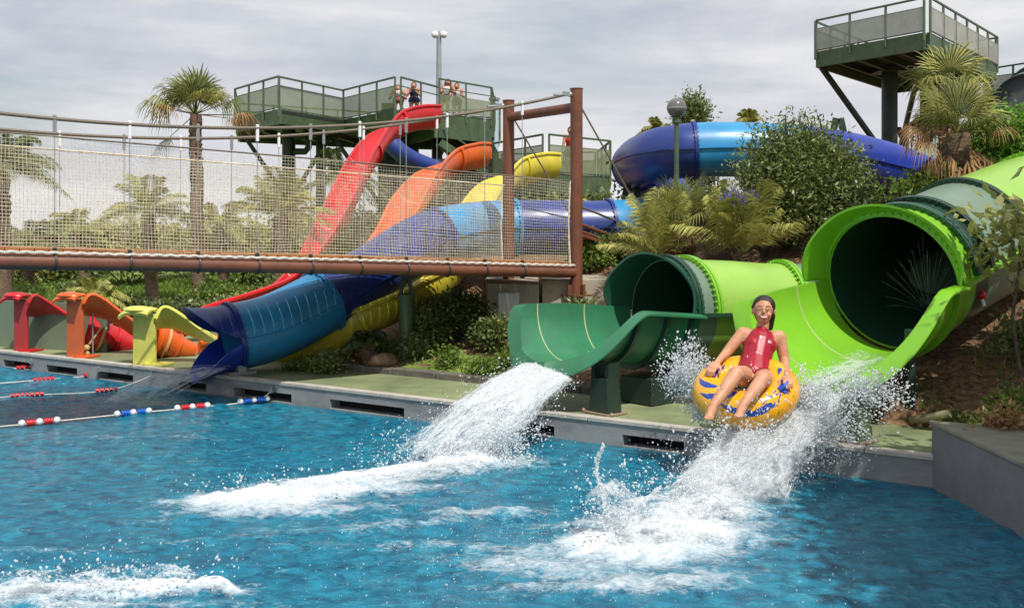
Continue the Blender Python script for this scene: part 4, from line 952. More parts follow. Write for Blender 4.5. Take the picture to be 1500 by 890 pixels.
# centre palms
c1 = W(1000, 322, 13.3)
fan_palm(onground(1004, 13.3), c1, (.10, .09), 'fan palm with round pale fans beneath the globe lamp', [
    (262, 52, .30, .46, .15, 'y'), (215, 44, .34, .44, .3, 'y'), (305, 50, .32, .44, .3, 'y'), (180, 30, .42, .42, .5, 'g'), (0, 40, .40, .45, .4, 'y'), (190, 62, .40, .42, .3, 'g'), (350, 64, .42, .44, .2, 'g'), (240, 20, .38, .42, .6, 'g'), (290, 15, .40, .42, .6, 'y'),
    (90, 60, .4, .45, .3, 'g'), (200, 5, .5, .4, .8, 'dead'), (330, 5, .5, .4, .8, 'y'), (265, -5, .35, .36, .8, 'dead'), (20, 10, .55, .4, .8, 'g'), (160, 12, .5, .42, .7, 'y')], seed=6, skirt=6, skirt_len=.35, blades=34)
feather_palm(onground(1098, 12.6), W(1090, 372, 12.6), (.13, .13), 'spreading feather palm right of the fan palm, behind the lime tube', 20, 1.15, seed=31, els=(25, 85), sag=.24, leaf=.30, m_=FROND_Y, width=.010)
feather_palm(onground(962, 12.9), W(968, 382, 12.9), (.10, .10), 'low feather palm left of the fan palm, above the dark green hood', 15, 1.15, seed=33, els=(25, 85), sag=.22, leaf=.26, m_=FROND_Y, width=.010)
# far palms peeping over the blue tube
feather_palm(onground(962, 26), W(965, 196, 26), (.12, .12), 'far palm top just clearing the left of the blue tube', 16, .7, seed=35, els=(20, 85), leaf=.3, m_=FROND_Y)
feather_palm(onground(1095, 27), W(1098, 186, 27), (.12, .12), 'far palm top just clearing the tube left of the big tree', 16, .8, seed=37, els=(20, 85), leaf=.3, m_=FROND_Y)
# right palm
c2 = W(1402, 196, 12.2)
fan_palm(onground(1408, 12.2), c2, (.12, .13), 'shaggy fan palm with a brown skirt below the lookout tower', [
    (250, 62, .30, .50, .15, 'g'), (200, 40, .34, .46, .4, 'y'), (300, 48, .32, .50, .3, 'y'), (230, 28, .30, .48, .4, 'g'), (275, 20, .34, .48, .5, 'g'), (180, 60, .45, .50, .3, 'y'), (0, 66, .46, .52, .2, 'y'), (90, 70, .45, .5, .2, 'g'), (20, 45, .4, .48, .4, 'y'),
    (330, 25, .36, .45, .6, 'g'), (170, 15, .42, .4, .8, 'dead'), (355, 12, .45, .4, .8, 'dead'), (120, 55, .55, .5, .3, 'y'), (60, 62, .6, .5, .3, 'y'), (190, -5, .40, .36, .9, 'dead')], seed=9, skirt=22, skirt_len=.55, blades=32)
fan_palm(onground(1388, 12.9), W(1386, 128, 12.9), (.10, .10), 'second taller fan palm immediately behind the shaggy one by the tower', [
    (100, 60, .3, .48, .2, 'y'), (180, 30, .3, .46, .5, 'g'), (0, 40, .34, .5, .4, 'y'), (260, 55, .25, .48, .2, 'g'), (220, 15, .3, .4, .7, 'y'), (320, 20, .3, .44, .6, 'y'), (40, 65, .35, .5, .2, 'y')], seed=10, skirt=10, skirt_len=.5)
# big leafy tree
def cl(px, py, Y, rx, rz, ry=None): return (W(px, py, Y), (rx, ry or rx, rz))
tree(onground(1180, 13.0), [cl(1172, 275, 13.0, .82, .68), cl(1112, 245, 13.0, .46, .46), cl(1160, 205, 13.1, .50, .40), cl(1215, 235, 13.0, .50, .42), cl(1258, 268, 13.0, .38, .38), cl(1115, 300, 12.8, .36, .40), cl(1225, 300, 12.8, .52, .40), cl(1180, 330, 12.8, .52, .36), cl(1270, 300, 12.9, .25, .22), cl(1130, 190, 13.1, .22, .24), cl(1188, 180, 13.1, .20, .18), cl(1098, 218, 13.1, .16, .16), cl(1150, 168, 13.1, .13, .14), cl(1212, 176, 13.1, .12, .14), cl(1272, 246, 13, .16, .14), cl(1078, 262, 13, .14, .16), cl(1240, 205, 13, .16, .16)],
     'big round olive green tree in front of the blue tube, right of the centre', LEAF_OLIVE, 30000, .064, .09, seed=41, aspect=.36, hollow=.3)
tree(onground(1018, 22), [cl(1016, 150, 22, .30, .32), cl(1008, 170, 22, .36, .26), cl(1026, 168, 22, .24, .24), cl(1014, 184, 22, .34, .2)], 'small dark leafy tree top rising behind the blue tube by the globe lamp', LEAF_OLIVE, 3200, .085, .08, seed=43, hollow=.35)
tree(onground(1480, 12.6), [cl(1470, 195, 12.6, .42, .36), cl(1505, 220, 12.6, .42, .5), cl(1450, 225, 12.6, .3, .3), cl(1500, 180, 12.8, .3, .2)], 'bright green bush glowing at the right edge beside the shaggy palm', LEAF_BRI, 7000, .075, .06, seed=45)
tree(onground(1400, 12.0), [cl(1330, 278, 12.2, .3, .16), cl(1370, 262, 12.2, .3, .2), cl(1420, 270, 12.2, .40, .26), cl(1300, 292, 12.3, .22, .13), cl(1460, 262, 12.2, .35, .24)], 'loose mixed green thicket above the lime hood at the foot of the shaggy palm', LEAF_MID, 6500, .06, .05, seed=47)
tree(onground(1500, 9.0), [cl(1488, 310, 8.9, .10, .14), cl(1500, 345, 8.9, .14, .16), cl(1478, 335, 8.9, .07, .12), cl(1512, 380, 8.9, .12, .12)], 'broad leaved sapling overhanging the green tube at the right edge', LEAF_YEL, 420, .13, .02, seed=49, aspect=.4, hollow=.2)
tree(onground(1760, 7.0), [(Vector((4.95, 7.15, 3.4)), (.85, .8, .5)), (Vector((5.6, 7.6, 3.5)), (.9, .8, .5)), (Vector((5.9, 6.9, 3.3)), (.9, .7, .5)), (Vector((6.3, 8.2, 3.3)), (.8, .8, .5))], 'shade tree just outside the right edge above the bark slope', LEAF_OLIVE, 16000, .13, .09, seed=99, hollow=.1, aspect=.7)
tree(onground(2200, 4.0), [(Vector((3.75, 3.2, 3.5)), (.95, .9, .4)), (Vector((3.75, 4.4, 3.6)), (.95, .9, .4)), (Vector((3.85, 5.5, 3.5)), (.72, .6, .4)), (Vector((5.0, 4.2, 3.9)), (1, 1, .6)), (Vector((3.7, 1.9, 3.5)), (.9, .9, .5))], 'second shade tree outside the frame beside the retaining wall', LEAF_OLIVE, 26000, .15, .09, seed=98, hollow=.1, aspect=.7)
# dark hedge mass behind the slides
for i, (px, py, Y, w, h, lb, m_) in enumerate([
    (1150, 372, 13.2, 1.5, .9, 'dark shrub under the big round tree', LEAF_DRK), (1240, 360, 12.8, 1.3, .9, 'dark shrub right beneath the big tree, by the lime hood', LEAF_DRK),
    (1055, 372, 14, 1.1, .8, 'dark shrub behind the feather palm', LEAF_DRK), (905, 375, 14.6, .9, .55, 'dry dark shrub under the ramp railing', LEAF_OLIVE), (870, 395, 14.2, .6, .5, 'small shrub at the end of the bridge', LEAF_MID),
    (1380, 300, 12.0, 1.6, .5, 'dark shrub behind the grey green tube section', LEAF_DRK), (1480, 290, 12.5, 1.6, .9, 'dark shrub at the right edge behind the tube', LEAF_DRK)]):
    shrub(px, py, Y, w, h, lb, m_, 3600, .065)
# behind the net on the left, far belt
belt = [(30, 392, 26, 3.0, .95, 'grey green shrub at the far left behind the net', LEAF_YEL), (100, 392, 27, 2.6, .8, 'low olive shrub behind the net near the left palm', LEAF_OLIVE), (185, 392, 25, 3.0, 1.9, 'broad olive shrub behind the dark palm trunk', LEAF_YEL),
        (270, 392, 26, 2.8, 1.7, 'olive shrub behind the tall palm trunk', LEAF_YEL), (350, 392, 24, 2.8, 1.6, 'yellow green shrub left of the bushy palm', LEAF_YEL), (455, 392, 24, 3.0, 2.0, 'yellow green shrub beside the red flume', LEAF_YEL), (545, 392, 26, 2.4, 1.6, 'olive shrub between the red and orange flumes', LEAF_OLIVE), (650, 392, 26, 3.2, 1.7, 'olive shrub behind the orange flume', LEAF_OLIVE),
        (760, 392, 24, 3.0, 1.2, 'dull shrub behind the lower platform legs', LEAF_OLIVE), (860, 360, 22, 2.4, 1.1, 'dull shrub right of the lower platform legs', LEAF_OLIVE), (960, 340, 21, 2.4, 1.0, 'dark shrub behind the bend of the blue tube', LEAF_DRK)]
for b in belt: shrub(*b[:6], b[6], 4600, .13, 'shrubs on the slope behind the bridge')
lawn = [(40, 420, 19.2, 1.8, .75, 'tall green shrub at the far left behind the red post', LEAF_MID), (128, 420, 19.6, 1.5, .75, 'tall olive shrub on the lawn between the orange post and the palm', LEAF_OLIVE), (330, 420, 18.8, 1.3, .7, 'tall green shrub on the lawn right of the tall palm', LEAF_MID), (410, 412, 19.0, 1.3, .7, 'tall olive shrub behind the red flume end', LEAF_OLIVE), (482, 405, 19.5, 1.4, .7, 'tall olive shrub under the bridge between the red and blue slides', LEAF_OLIVE),
        (20, 432, 18.4, 1.6, .7, 'green shrub at the left end of the lawn', LEAF_MID), (85, 440, 17.6, 1.3, .55, 'green shrub on the lawn above the red post', LEAF_MID), (200, 445, 17.8, 1.2, .5, 'dark shrub on the lawn left of the palm trunks', LEAF_DRK), (255, 450, 17.2, 1.1, .5, 'dark shrub on the lawn between the palm trunks', LEAF_DRK),
        (335, 440, 17.0, 1.2, .6, 'leafy shrub on the lawn above the blue tube', LEAF_OLIVE), (385, 425, 18.2, 1.0, .5, 'leafy shrub on the lawn beside the red flume', LEAF_MID), (140, 418, 20, 1.7, .6, 'green shrub at the back of the lawn', LEAF_MID)]
for b in lawn: shrub(*b[:6], b[6], 3200, .07, 'shrubs on the lawn')
# planted bed in the middle
bed = [(486, 545, 11.9, .46, .34, 'dark rounded shrub beside the blue tube at the kerb', LEAF_OLIVE, 1700, .045), (452, 538, 12.1, .38, .22, 'small yellowish shrub against the kerb beneath the blue tube', LEAF_MID, 900, .04),
       (560, 548, 12.2, .40, .26, 'low shrub between the small palm and the kerb', LEAF_DRK, 900, .04), (625, 505, 12.7, .75, .62, 'tall dark shrub right of the green column', LEAF_OLIVE, 3400, .055), (680, 505, 12.7, .85, .72, 'tallest dark shrub in the bed, left of the concrete block', LEAF_DRK, 4200, .055), (660, 455, 13.6, .6, .5, 'dark shrub on top of the bank beneath the bridge', LEAF_DRK, 2000, .055), (722, 520, 12.1, .62, .5, 'olive shrub in front of the concrete block', LEAF_OLIVE, 2600, .05), (612, 522, 12.2, .40, .3, 'dark shrub at the foot of the green column', LEAF_OLIVE, 1500, .05),
       (745, 538, 11.2, .46, .30, 'fresh green shrub beside the dark green lip', LEAF_MID, 1300, .045), (655, 545, 11.7, .34, .22, 'fresh green tuft at the kerb right of the column', LEAF_MID, 700, .045), (700, 545, 11.3, .42, .18, 'low fresh green cover shrub left of the splash', LEAF_MID, 800, .04),
       (858, 470, 12.0, .62, .62, 'airy olive shrub between the concrete block and the dark hood', LEAF_OLIVE, 2600, .05), (1000, 560, 10.2, .4, .2, 'small dry shrub under the smaller slide', LEAF_YEL, 700, .04), (905, 572, 10.3, .35, .16, 'little yellowish shrub behind the forked pedestal', LEAF_YEL, 600, .04),
       (552, 520, 12.4, .4, .25, 'mid green shrub in front of the yellow flume', LEAF_MID, 1200, .05), (432, 534, 12.1, .3, .12, 'tiny shrub beneath the blue tube end', LEAF_DRK, 500, .035)]
for b in bed: shrub(b[0], b[1], b[2], b[3], b[4], b[5], b[6], b[7], b[8], 'shrubs in the planted bed')
feather_palm(onground(538, 12.1), onground(538, 12.1)+Vector((0, 0, .30)), (.05, .05), 'small dark palm in the bed in front of the yellow flume', 16, .36, seed=71, els=(10, 75), leaf=.36, m_=LEAF_DRK, width=.008)
# right bank
bank = [(1487, 585, 8.3, .40, .42, 'bright shrub at the right edge above the retaining wall', LEAF_MID, 1100, .05), (1440, 612, 8.2, .50, .24, 'straggly shrub on the bark behind the wall', LEAF_OLIVE, 900, .045), (1393, 606, 8.5, .34, .18, 'little fern like shrub by the kerb end', LEAF_MID, 500, .04), (1500, 520, 9.2, .4, .5, 'dull shrub on the upper bark slope at the right edge', LEAF_OLIVE, 900, .055), (1470, 645, 7.3, .3, .14, 'dry tuft behind the wall coping', DEAD, 350, .05)]
for b in bank: shrub(b[0], b[1], b[2], b[3], b[4], b[5], b[6], b[7], b[8], 'shrubs on the bark slope')
fl = empty('agapanthus', W(1082, 296, 12.4), 'clump of lilac blue flowers between the palms and the big tree', 'flowers')
leaves('petals', [(W(1068, 290, 12.3), (.08, .08, .06)), (W(1090, 292, 12.3), (.08, .08, .06)), (W(1098, 286, 12.3), (.06, .06, .05))], 520, .035, FLOWER, fl, seed=3)
st = MB(); [st.tube([W(1080, 340, 12.4), W(x, 292, 12.3)], .006, 5) for x in (1068, 1080, 1090, 1098)]; st.build('stalks', FROND, fl)
# loose ground cover: stuff
def scatter(name, label_cat, n, box, hsize, m_, cond, seed, up=1.0):
    r = np.random.default_rng(seed); X = r.uniform(box[0], box[1], n); Y = r.uniform(box[2], box[3], n); k = cond(X, Y); X = X[k]; Y = Y[k]; n = len(X); Z = hgt(X, Y)
    P = np.stack([X, Y, Z], 1); a = r.uniform(0, 2*PI, n); s = hsize*(.5+r.random(n)); tl = r.normal(size=(n, 2))*.45
    ax = np.stack([tl[:, 0], tl[:, 1], up*np.ones(n)], 1); ax /= np.linalg.norm(ax, axis=1)[:, None]; sd = np.stack([np.cos(a), np.sin(a), np.zeros(n)], 1)
    w_ = (s*.12)[:, None] if up > .5 else (s*.3)[:, None]
    V = np.stack([P-sd*w_, P+sd*w_, P+sd*w_*.3+ax*s[:, None], P-sd*w_*.3+ax*s[:, None]], 1).reshape(-1, 3)
    o = npmesh(name, V, np.arange(4*n).reshape(n, 4), m_, None, False); o['kind'] = 'stuff'; return o
scatter('grass', '', 60000, (-13, -2.4, 14.5, 26), .10, LEAF_MID, lambda X, Y: (dist(X, Y) > 3.7) & (X < -2.2-.1*(Y-14)), 3)
scatter('ground_cover', '', 16000, (-3.6, 3.2, 8.5, 13.5), .05, LEAF_MID, lambda X, Y: (dist(X, Y) > 1.25) & (dist(X, Y) < 3.2) & (vnoise(X*2.2, Y*2.2, 0, 4)+.8*np.exp(-((X+.3)/1.3)**2-((dist(X, Y)-1.5)/.4)**2) > .15), 5)
scatter('ground_cover', '', 9000, (-3.6, 9, 8.5, 16), .05, DEAD, lambda X, Y: (dist(X, Y) > 1.2) & (vnoise(X*3, Y*3, 0, 8) > -.1), 6, .25)
scatter('ground_cover', '', 7000, (3.5, 7.0, 6.2, 11), .05, LEAF_MID, lambda X, Y: ((dist(X, Y) > 1.25) | (Y < 7.4)) & (vnoise(X*2.5, Y*2.5, 0, 14) > .2), 9)
# rocks
def rock(px, Y, s, label, seed):
    b = onground(px, Y); root = None; r = random.Random(seed); bm = bmesh.new(); bmesh.ops.create_icosphere(bm, subdivisions=3, radius=s)
    for v in bm.verts:
        d = v.co.normalized(); k = 1+.35*float(fbm(np.array([d.x*1.6+seed]), np.array([d.y*1.6]), np.array([d.z*1.6]), 4, 7)[0]); v.co = Vector((v.co.x*1.5*k, v.co.y*k, v.co.z*.72*k))
    me = bpy.data.meshes.new('rock'); bm.to_mesh(me); bm.free(); o = link('rock', me, ROCK); me.set_sharp_from_angle(angle=.5); o.location = b+Vector((0, 0, s*.25)); o.rotation_euler = (0, 0, r.uniform(0, 3)); tag(o, label, 'rock', 'rocks in the beds'); return o
rock(690, 13.5, .20, 'large tan rock on the bank beneath the bridge', 1); rock(662, 13.3, .15, 'tan rock left of the large one beneath the bridge', 2); rock(560, 12.1, .13, 'tan rock among the low shrubs near the kerb', 3); rock(850, 13.2, .18, 'tan rock beside the portal foot', 4); rock(1383, 8.55, .09, 'pale stone by the kerb end above the retaining wall', 6)
kl = empty('kerb_log', W(1362, 612, 8.45), 'rounded pale log edging lying by the post of the large slide', 'edging log')
MB().tube([W(1336, 619, 8.7)+Vector((0, 0, .02)), W(1362, 611, 8.5), W(1392, 605, 8.4)], .035, 10).build('log', mat('pale log', (.34, .30, .16), .9, (.2, .18, .1), 20), kl, True)

# ---------------------------------------------------------------- lane ropes
def lane(anchor, floats, far, label, big=True, r=.028):
    pts = [W(*anchor, 0)*0]; Y = lambda py: (EYE-.03)*F/(py-HZ)
    root = empty('lane_rope', W(anchor[0], anchor[1], Y(anchor[1])), label, 'lane rope', 'lane ropes floating on the pool')
    a_ = edge_at(anchor[0]); a_ = a_+EN*.02+Vector((0, 0, .13))
    P_ = [a_]+[W(px, py, Y(py)) for px, py in [(f[0], f[1]) for f in floats]+far]
    MB().tube(catmull(P_, 6), .008 if big else .007, 6).build('line', ROPE_W, root, True)
    for j, (px, py, kind) in enumerate(floats):
        c_ = W(px, py, Y(py)); nxt = P_[min(j+2, len(P_)-1)]; d = (nxt-P_[j+1]).normalized() if j+2 < len(P_) else (P_[j+1]-P_[j]).normalized(); d.z = 0; d.normalize()
        m_ = REDP if 'r' in kind else BLUEP
        if big:
            for q in (-.155, 0, .155): MB().ball(c_+d*q+Vector((0, 0, .012)), .034, 12).build('ball_float', WHITE, root, True)
            for q in (-.105, -.078, -.050, .050, .078, .105):
                c2_ = c_+d*q+Vector((0, 0, .010)); MB().tube([c2_-d*.012, c2_+d*.012], .031, 12).build('disc_float', m_, root, True)
        else:
            L_ = kind.count('r')*.5
            for q in np.linspace(-.10*L_, .10*L_, max(2, int(5*L_))): c2_ = c_+d*q+Vector((0, 0, .008)); MB().tube([c2_-d*.018, c2_+d*.018], .026, 10).build('disc_float', m_, root, True)
    MB().box(a_, (.05, .04, .05), ED).tube([a_, a_+Vector((0, 0, .05))], .01, 6).build('anchor', GALV, root)
    return root
lane((400, 577), [(372, 587, 'b'), (282, 597, 'r'), (195, 605, 'b'), (58, 619, 'r')], [(-70, 631), (-300, 655)], 'nearest lane rope with red, white and blue floats, anchored by the longest gutter slot')
lane((224, 564), [(156, 572, 'rr'), (40, 579, 'rrr')], [(-120, 590)], 'second nearest lane rope with plain red floats', False)
lane((147, 546), [(131, 550, 'r'), (64, 556, 'rr')], [(-60, 566)], 'third lane rope with plain red floats near the orange post', False)
lane((48, 534), [(38, 538, 'rr')], [(-60, 546)], 'farthest lane rope, a single red float before the red post', False)
# ---------------------------------------------------------------- people
def capsule(mb, p, q, r1, r2, n=14):
    p = Vector(p); q = Vector(q); d = (q-p); L_ = d.length; d = d/L_ if L_ > 1e-6 else Vector((0, 0, 1)); pts = []; rs = []
    for i in range(5): a = PI/2*(1-i/4.0); pts.append(p-d*r1*math.sin(a)); rs.append(max(r1*math.cos(a), r1*.02))
    for i in range(1, 5): a = PI/2*i/4.0; pts.append(q+d*r2*math.sin(a)); rs.append(max(r2*math.cos(a), r2*.02)) if i else None
    pts.insert(5, q); rs.insert(5, r2)
    mb.tube(pts, rs, n)
def fuse(name, mb, voxel, mats, parent, smooth_it=4, keep=None, inflate=0):
    me = bpy.data.meshes.new('tmp'); me.from_pydata(mb.v, [], mb.f); bm = bmesh.new(); bm.from_mesh(me); bmesh.ops.recalc_face_normals(bm, faces=bm.faces); bm.to_mesh(me); bm.free()
    o = bpy.data.objects.new('tmp', me); COL.objects.link(o)
    m = o.modifiers.new('r', 'REMESH'); m.mode = 'VOXEL'; m.voxel_size = voxel
    s = o.modifiers.new('s', 'SMOOTH'); s.factor = .5; s.iterations = smooth_it
    dg = bpy.context.evaluated_depsgraph_get(); dg.update(); me2 = bpy.data.meshes.new_from_object(o.evaluated_get(dg)); bpy.data.objects.remove(o)
    if keep is not None or inflate:
        bm = bmesh.new(); bm.from_mesh(me2); bm.normal_update()
        if inflate:
            for v in bm.verts: v.co += v.normal*inflate
        if keep is not None: bmesh.ops.delete(bm, geom=[f for f in bm.faces if not keep(f.calc_center_median())], context='FACES')
        bm.to_mesh(me2); bm.free()
    me2.name = name
    return link(name, me2, mats, parent, True)
# the rider's ring
RC = W(1092, 572, 7.78); RNRM = Vector((-.16, -.36, .92)).normalized(); RX = Vector((1, 0, 0)).cross(RNRM).cross(RNRM)*-1; RX.normalize(); RY = RNRM.cross(RX)
Rm, Rr = .262, .140
def tor(u, v, off=0): c = RX*math.cos(u)+RY*math.sin(u); return RC+c*(Rm+(Rr+off)*math.cos(v))+RNRM*((Rr+off)*math.sin(v))
YEL = mat('wet yellow vinyl', (.85, .42, .01), .22, (.80, .36, .008), 8, .1, 12, coat=.5); BLV = mat('blue printed vinyl', (.012, .05, .30), .22, coat=.5)
ring = empty('swim_ring', RC, 'yellow inflatable ring with blue swooshes carrying the rider in the red swimsuit', 'inflatable ring')
nu, nv_ = 420, 150; V = []; Fc = []; mi = []
MARKS = []
def printed(u, v):
    for (uc, vc, ul, vw, tilt, kind) in MARKS:
        du = (u-uc+PI) % (2*PI)-PI; dv = (v-vc+PI) % (2*PI)-PI; dv = dv-tilt*du-.6*du*du
        if abs(du) < ul:
            q = abs(dv)/(vw*(1-(du/ul)**2)**.5*(.55+.45*du/ul)+.001)
            if (kind == 0 and q < 1) or (kind == 1 and .5 < q < 1): return 1
    return 0
def _old(u, v):   # swooshes printed on the vinyl
    u = math.degrees(u) % 360; v = (math.degrees(v)+180) % 360-180
    for (uc, vc, ul, vw, tilt, kind) in ((200, 35, 24, 15, .35, 0), (232, 5, 20, 14, -.5, 0), (262, 40, 14, 10, .4, 0), (285, 0, 26, 15, .25, 0), (318, 45, 16, 12, -.4, 1), (340, 10, 18, 14, .5, 0), (20, 40, 24, 16, .4, 0), (70, 30, 26, 16, -.4, 0), (120, 40, 26, 16, .4, 0), (165, 35, 22, 16, -.3, 0), (310, -5, 10, 10, .2, 1)):
        du = (u-uc+180) % 360-180; dv = v-vc-tilt*du-.012*du*du
        if abs(du) < ul:
            q = abs(dv)/(vw*(1-(du/ul)**2)**.5*(.55+.45*du/ul)+.01)
            if kind == 0 and q < 1: return 1
            if kind == 1 and .45 < q < 1: return 1
    return 0
def on_ring(px, py):    # nearest torus parameters to a bearing
    best = None
    for i in range(72):
        for j in range(-6, 19):
            u = 2*PI*i/72; v = 2*PI*j/36; p = tor(u, v); x = 750+F*p.x/p.y; y = HZ+(EYE-p.z)*F/p.y; d = (x-px)**2+(y-py)**2+p.y*25
            if best is None or d < best[0]: best = (d, u, v)
    return best[1], best[2]
for (px, py, ul, vw, tilt, kind) in ((1044, 541, .24, .42, .3, 0), (1031, 560, .40, .34, .8, 0), (1048, 580, .48, .46, 1.0, 0), (1040, 529, .30, .22, .4, 0), (1072, 598, .36, .30, -.6, 0), (1106, 605, .34, .30, .6, 0), (1122, 590, .16, .50, .5, 1), (1137, 578, .09, .20, .4, 1), (1143, 584, .12, .08, 2.0, 0), (1146, 577, .12, .08, -2.0, 0), (1151, 566, .16, .34, .3, 0), (1140, 545, .20, .2, -.6, 0), (1060, 536, .16, .12, .6, 0)):
    u_, v__ = on_ring(px, py); MARKS.append((u_, v__, ul, vw, tilt, kind))
for i in range(nu):
    for j in range(nv_):
        u = 2*PI*i/nu; v = 2*PI*j/nv_; pk = -.004*max(0, math.cos(u*28))**6*(1 if math.cos(v) < .2 else .4); V.append(tuple(tor(u, v, pk)))
for i in range(nu):
    for j in range(nv_):
        Fc.append((i*nv_+j, ((i+1) % nu)*nv_+j, ((i+1) % nu)*nv_+(j+1) % nv_, i*nv_+(j+1) % nv_)); mi.append(printed(2*PI*(i+.5)/nu, 2*PI*(j+.5)/nv_))
me = bpy.data.meshes.new('tube'); me.from_pydata(V, [], Fc); me.polygons.foreach_set('material_index', mi); me.update(); link('tube', me, [YEL, BLV], ring)
HL = on_ring(1046, 545); HR = on_ring(1150, 566)
for (u, v) in (HL, HR):
    p = [tor(u-.20, v, .004), tor(u-.12, v, .030), tor(u, v, .040), tor(u+.12, v, .030), tor(u+.20, v, .004)]
    q = MB(); q.tube(p, [.012, .014, .016, .014, .012], 8); q.box(tor(u, v, .003), (.13, .07, .006), (tor(u+.1, v)-tor(u-.1, v)), (tor(u, v, .1)-tor(u, v))); q.build('handle', mat('blue webbing', (.012, .06, .42), .5), ring, True)
# the rider
J = dict(head=W(1119, 453, 8.06), neck=W(1117, 481, 8.07), chest=W(1112, 503, 8.02), waist=W(1107, 528, 7.93), pelv=W(1104, 550, 7.86),
         shL=W(1088, 488, 8.06), shR=W(1142, 493, 8.05), elL=W(1066, 514, 8.02), elR=W(1149, 528, 8.03), hipL=W(1092, 552, 7.84), hipR=W(1119, 555, 7.84),
         knL=W(1078, 547, 7.44), knR=W(1117, 556, 7.45), anL=W(1045, 594, 7.24), anR=W(1089, 592, 7.27), ftL=W(1039, 610, 7.14), ftR=W(1083, 607, 7.15))
J['haL'] = tor(HL[0], HL[1], .055); J['haR'] = tor(HR[0], HR[1], .055)
def body_mb(J):
    b = MB()
    capsule(b, J['pelv'], J['waist'], .140, .112); capsule(b, J['waist'], J['chest'], .112, .122)
    up = (J['neck']-J['chest']).normalized(); sx = (J['shR']-J['shL']).normalized()
    for s in ('L', 'R'):
        capsule(b, J['chest']+sx*(.045 if s == 'R' else -.045), J['sh'+s]+sx*(-.03 if s == 'R' else .03), .085, .050)
        b.ball(J['chest']+Vector((0, -.062, -.005))+sx*(.054 if s == 'R' else -.054), .064, 14)
        capsule(b, J['sh'+s], J['el'+s], .052, .040); wr = J['el'+s].lerp(J['ha'+s], .80); capsule(b, J['el'+s], wr, .037, .024); J['wr'+s] = wr
        capsule(b, J['pelv'].lerp(J['hip'+s], .8), J['hip'+s], .09, .088); capsule(b, J['hip'+s], J['kn'+s], .092, .058); capsule(b, J['kn'+s], J['kn'+s].lerp(J['an'+s], .35), .053, .052); capsule(b, J['kn'+s].lerp(J['an'+s], .35), J['an'+s], .052, .032)
        d = (J['ft'+s]-J['an'+s]); capsule(b, J['an'+s]+Vector((0, .015, -.015)), J['an'+s]+d*.55, .032, .034); capsule(b, J['an'+s]+d*.5, J['an'+s]+d*1.0, .034, .026)
        for k in range(5): o = sx*(.012*(k-2)); capsule(b, J['an'+s]+d*1.0+o, J['an'+s]+d*(1.22-.03*abs(k-2))+o, .011, .009, 8)
    capsule(b, J['neck']-up*.03, J['head']-Vector((0, 0, .06)), .052, .046)
    # head
    H = J['head']; b.ball(H+Vector((0, .012, .010)), .086, 18, (.92, 1.02, .98)); b.ball(H+Vector((-.006, -.012, -.035)), .070, 16, (.88, .98, 1.10)); b.ball(H+Vector((-.010, -.045, -.082)), .030, 12, (1.1, .9, .8))
    fwd = Vector((-.22, -.94, .16)).normalized(); sd = Vector((.97, -.22, 0))
    for sg in (-1, 1):
        b.ball(H+fwd*.056+sd*sg*.038+Vector((0, 0, -.046)), .021, 10); b.ball(H+sd*sg*.083+Vector((0, .012, -.018)), .020, 10, (.5, .9, 1.3))
    return b, fwd, sd
bm_, fwd, sd = body_mb(J)
rider = empty('person', J['pelv'], 'smiling woman in a shiny red swimsuit riding the yellow ring off the large slide', 'person')
# hands: palm, four curled fingers, thumb
def hand(b, wr, grip, s):
    d = (grip-wr).normalized(); sx = Vector((1, 0, 0)); sx = (sx-d*sx.dot(d)).normalized(); dn = d.cross(sx).normalized()
    if dn.z > 0: dn = -dn
    palm = wr+d*.055; b.box(wr+d*.045, (.085, .070, .026), d, -dn); capsule(b, wr-d*.02, wr+d*.03, .022, .024)
    for k in range(4):
        o = sx*(.0195*(k-1.5)); L_ = (.040, .046, .043, .034)[k]
        k0 = wr+d*.080+o; k1 = k0+d*L_*.8+dn*.012; k2 = k1+d*L_*.25+dn*L_*.75; k3 = k2-d*L_*.45+dn*L_*.35
        capsule(b, wr+d*.06+o, k0, .0105, .010, 8); capsule(b, k0, k1, .0098, .009, 8); capsule(b, k1, k2, .009, .0082, 8); capsule(b, k2, k3, .0082, .0075, 8)
    t0 = wr+d*.025+sx*s*.034; t1 = t0+sx*s*.026+d*.030+dn*.012; t2 = t1+d*.028+dn*.022; capsule(b, t0, t1, .012, .0105, 8); capsule(b, t1, t2, .0105, .009, 8)
hand(bm_, J['wrL'], J['haL'], 1); hand(bm_, J['wrR'], J['haR'], -1)
H = J['head']
capsule(bm_, H+fwd*.076+Vector((0, 0, .002)), H+fwd*.098+Vector((0, 0, -.028)), .009, .0125, 8)
bm_.ball(H+fwd*.080+Vector((0, 0, -.076)), .017, 10, (1.6, .7, .55)); bm_.ball(H+fwd*.079+Vector((0, 0, -.058)), .013, 10, (1.6, .6, .5))
fuse('body', bm_, .0062, [SKIN], rider, 3)
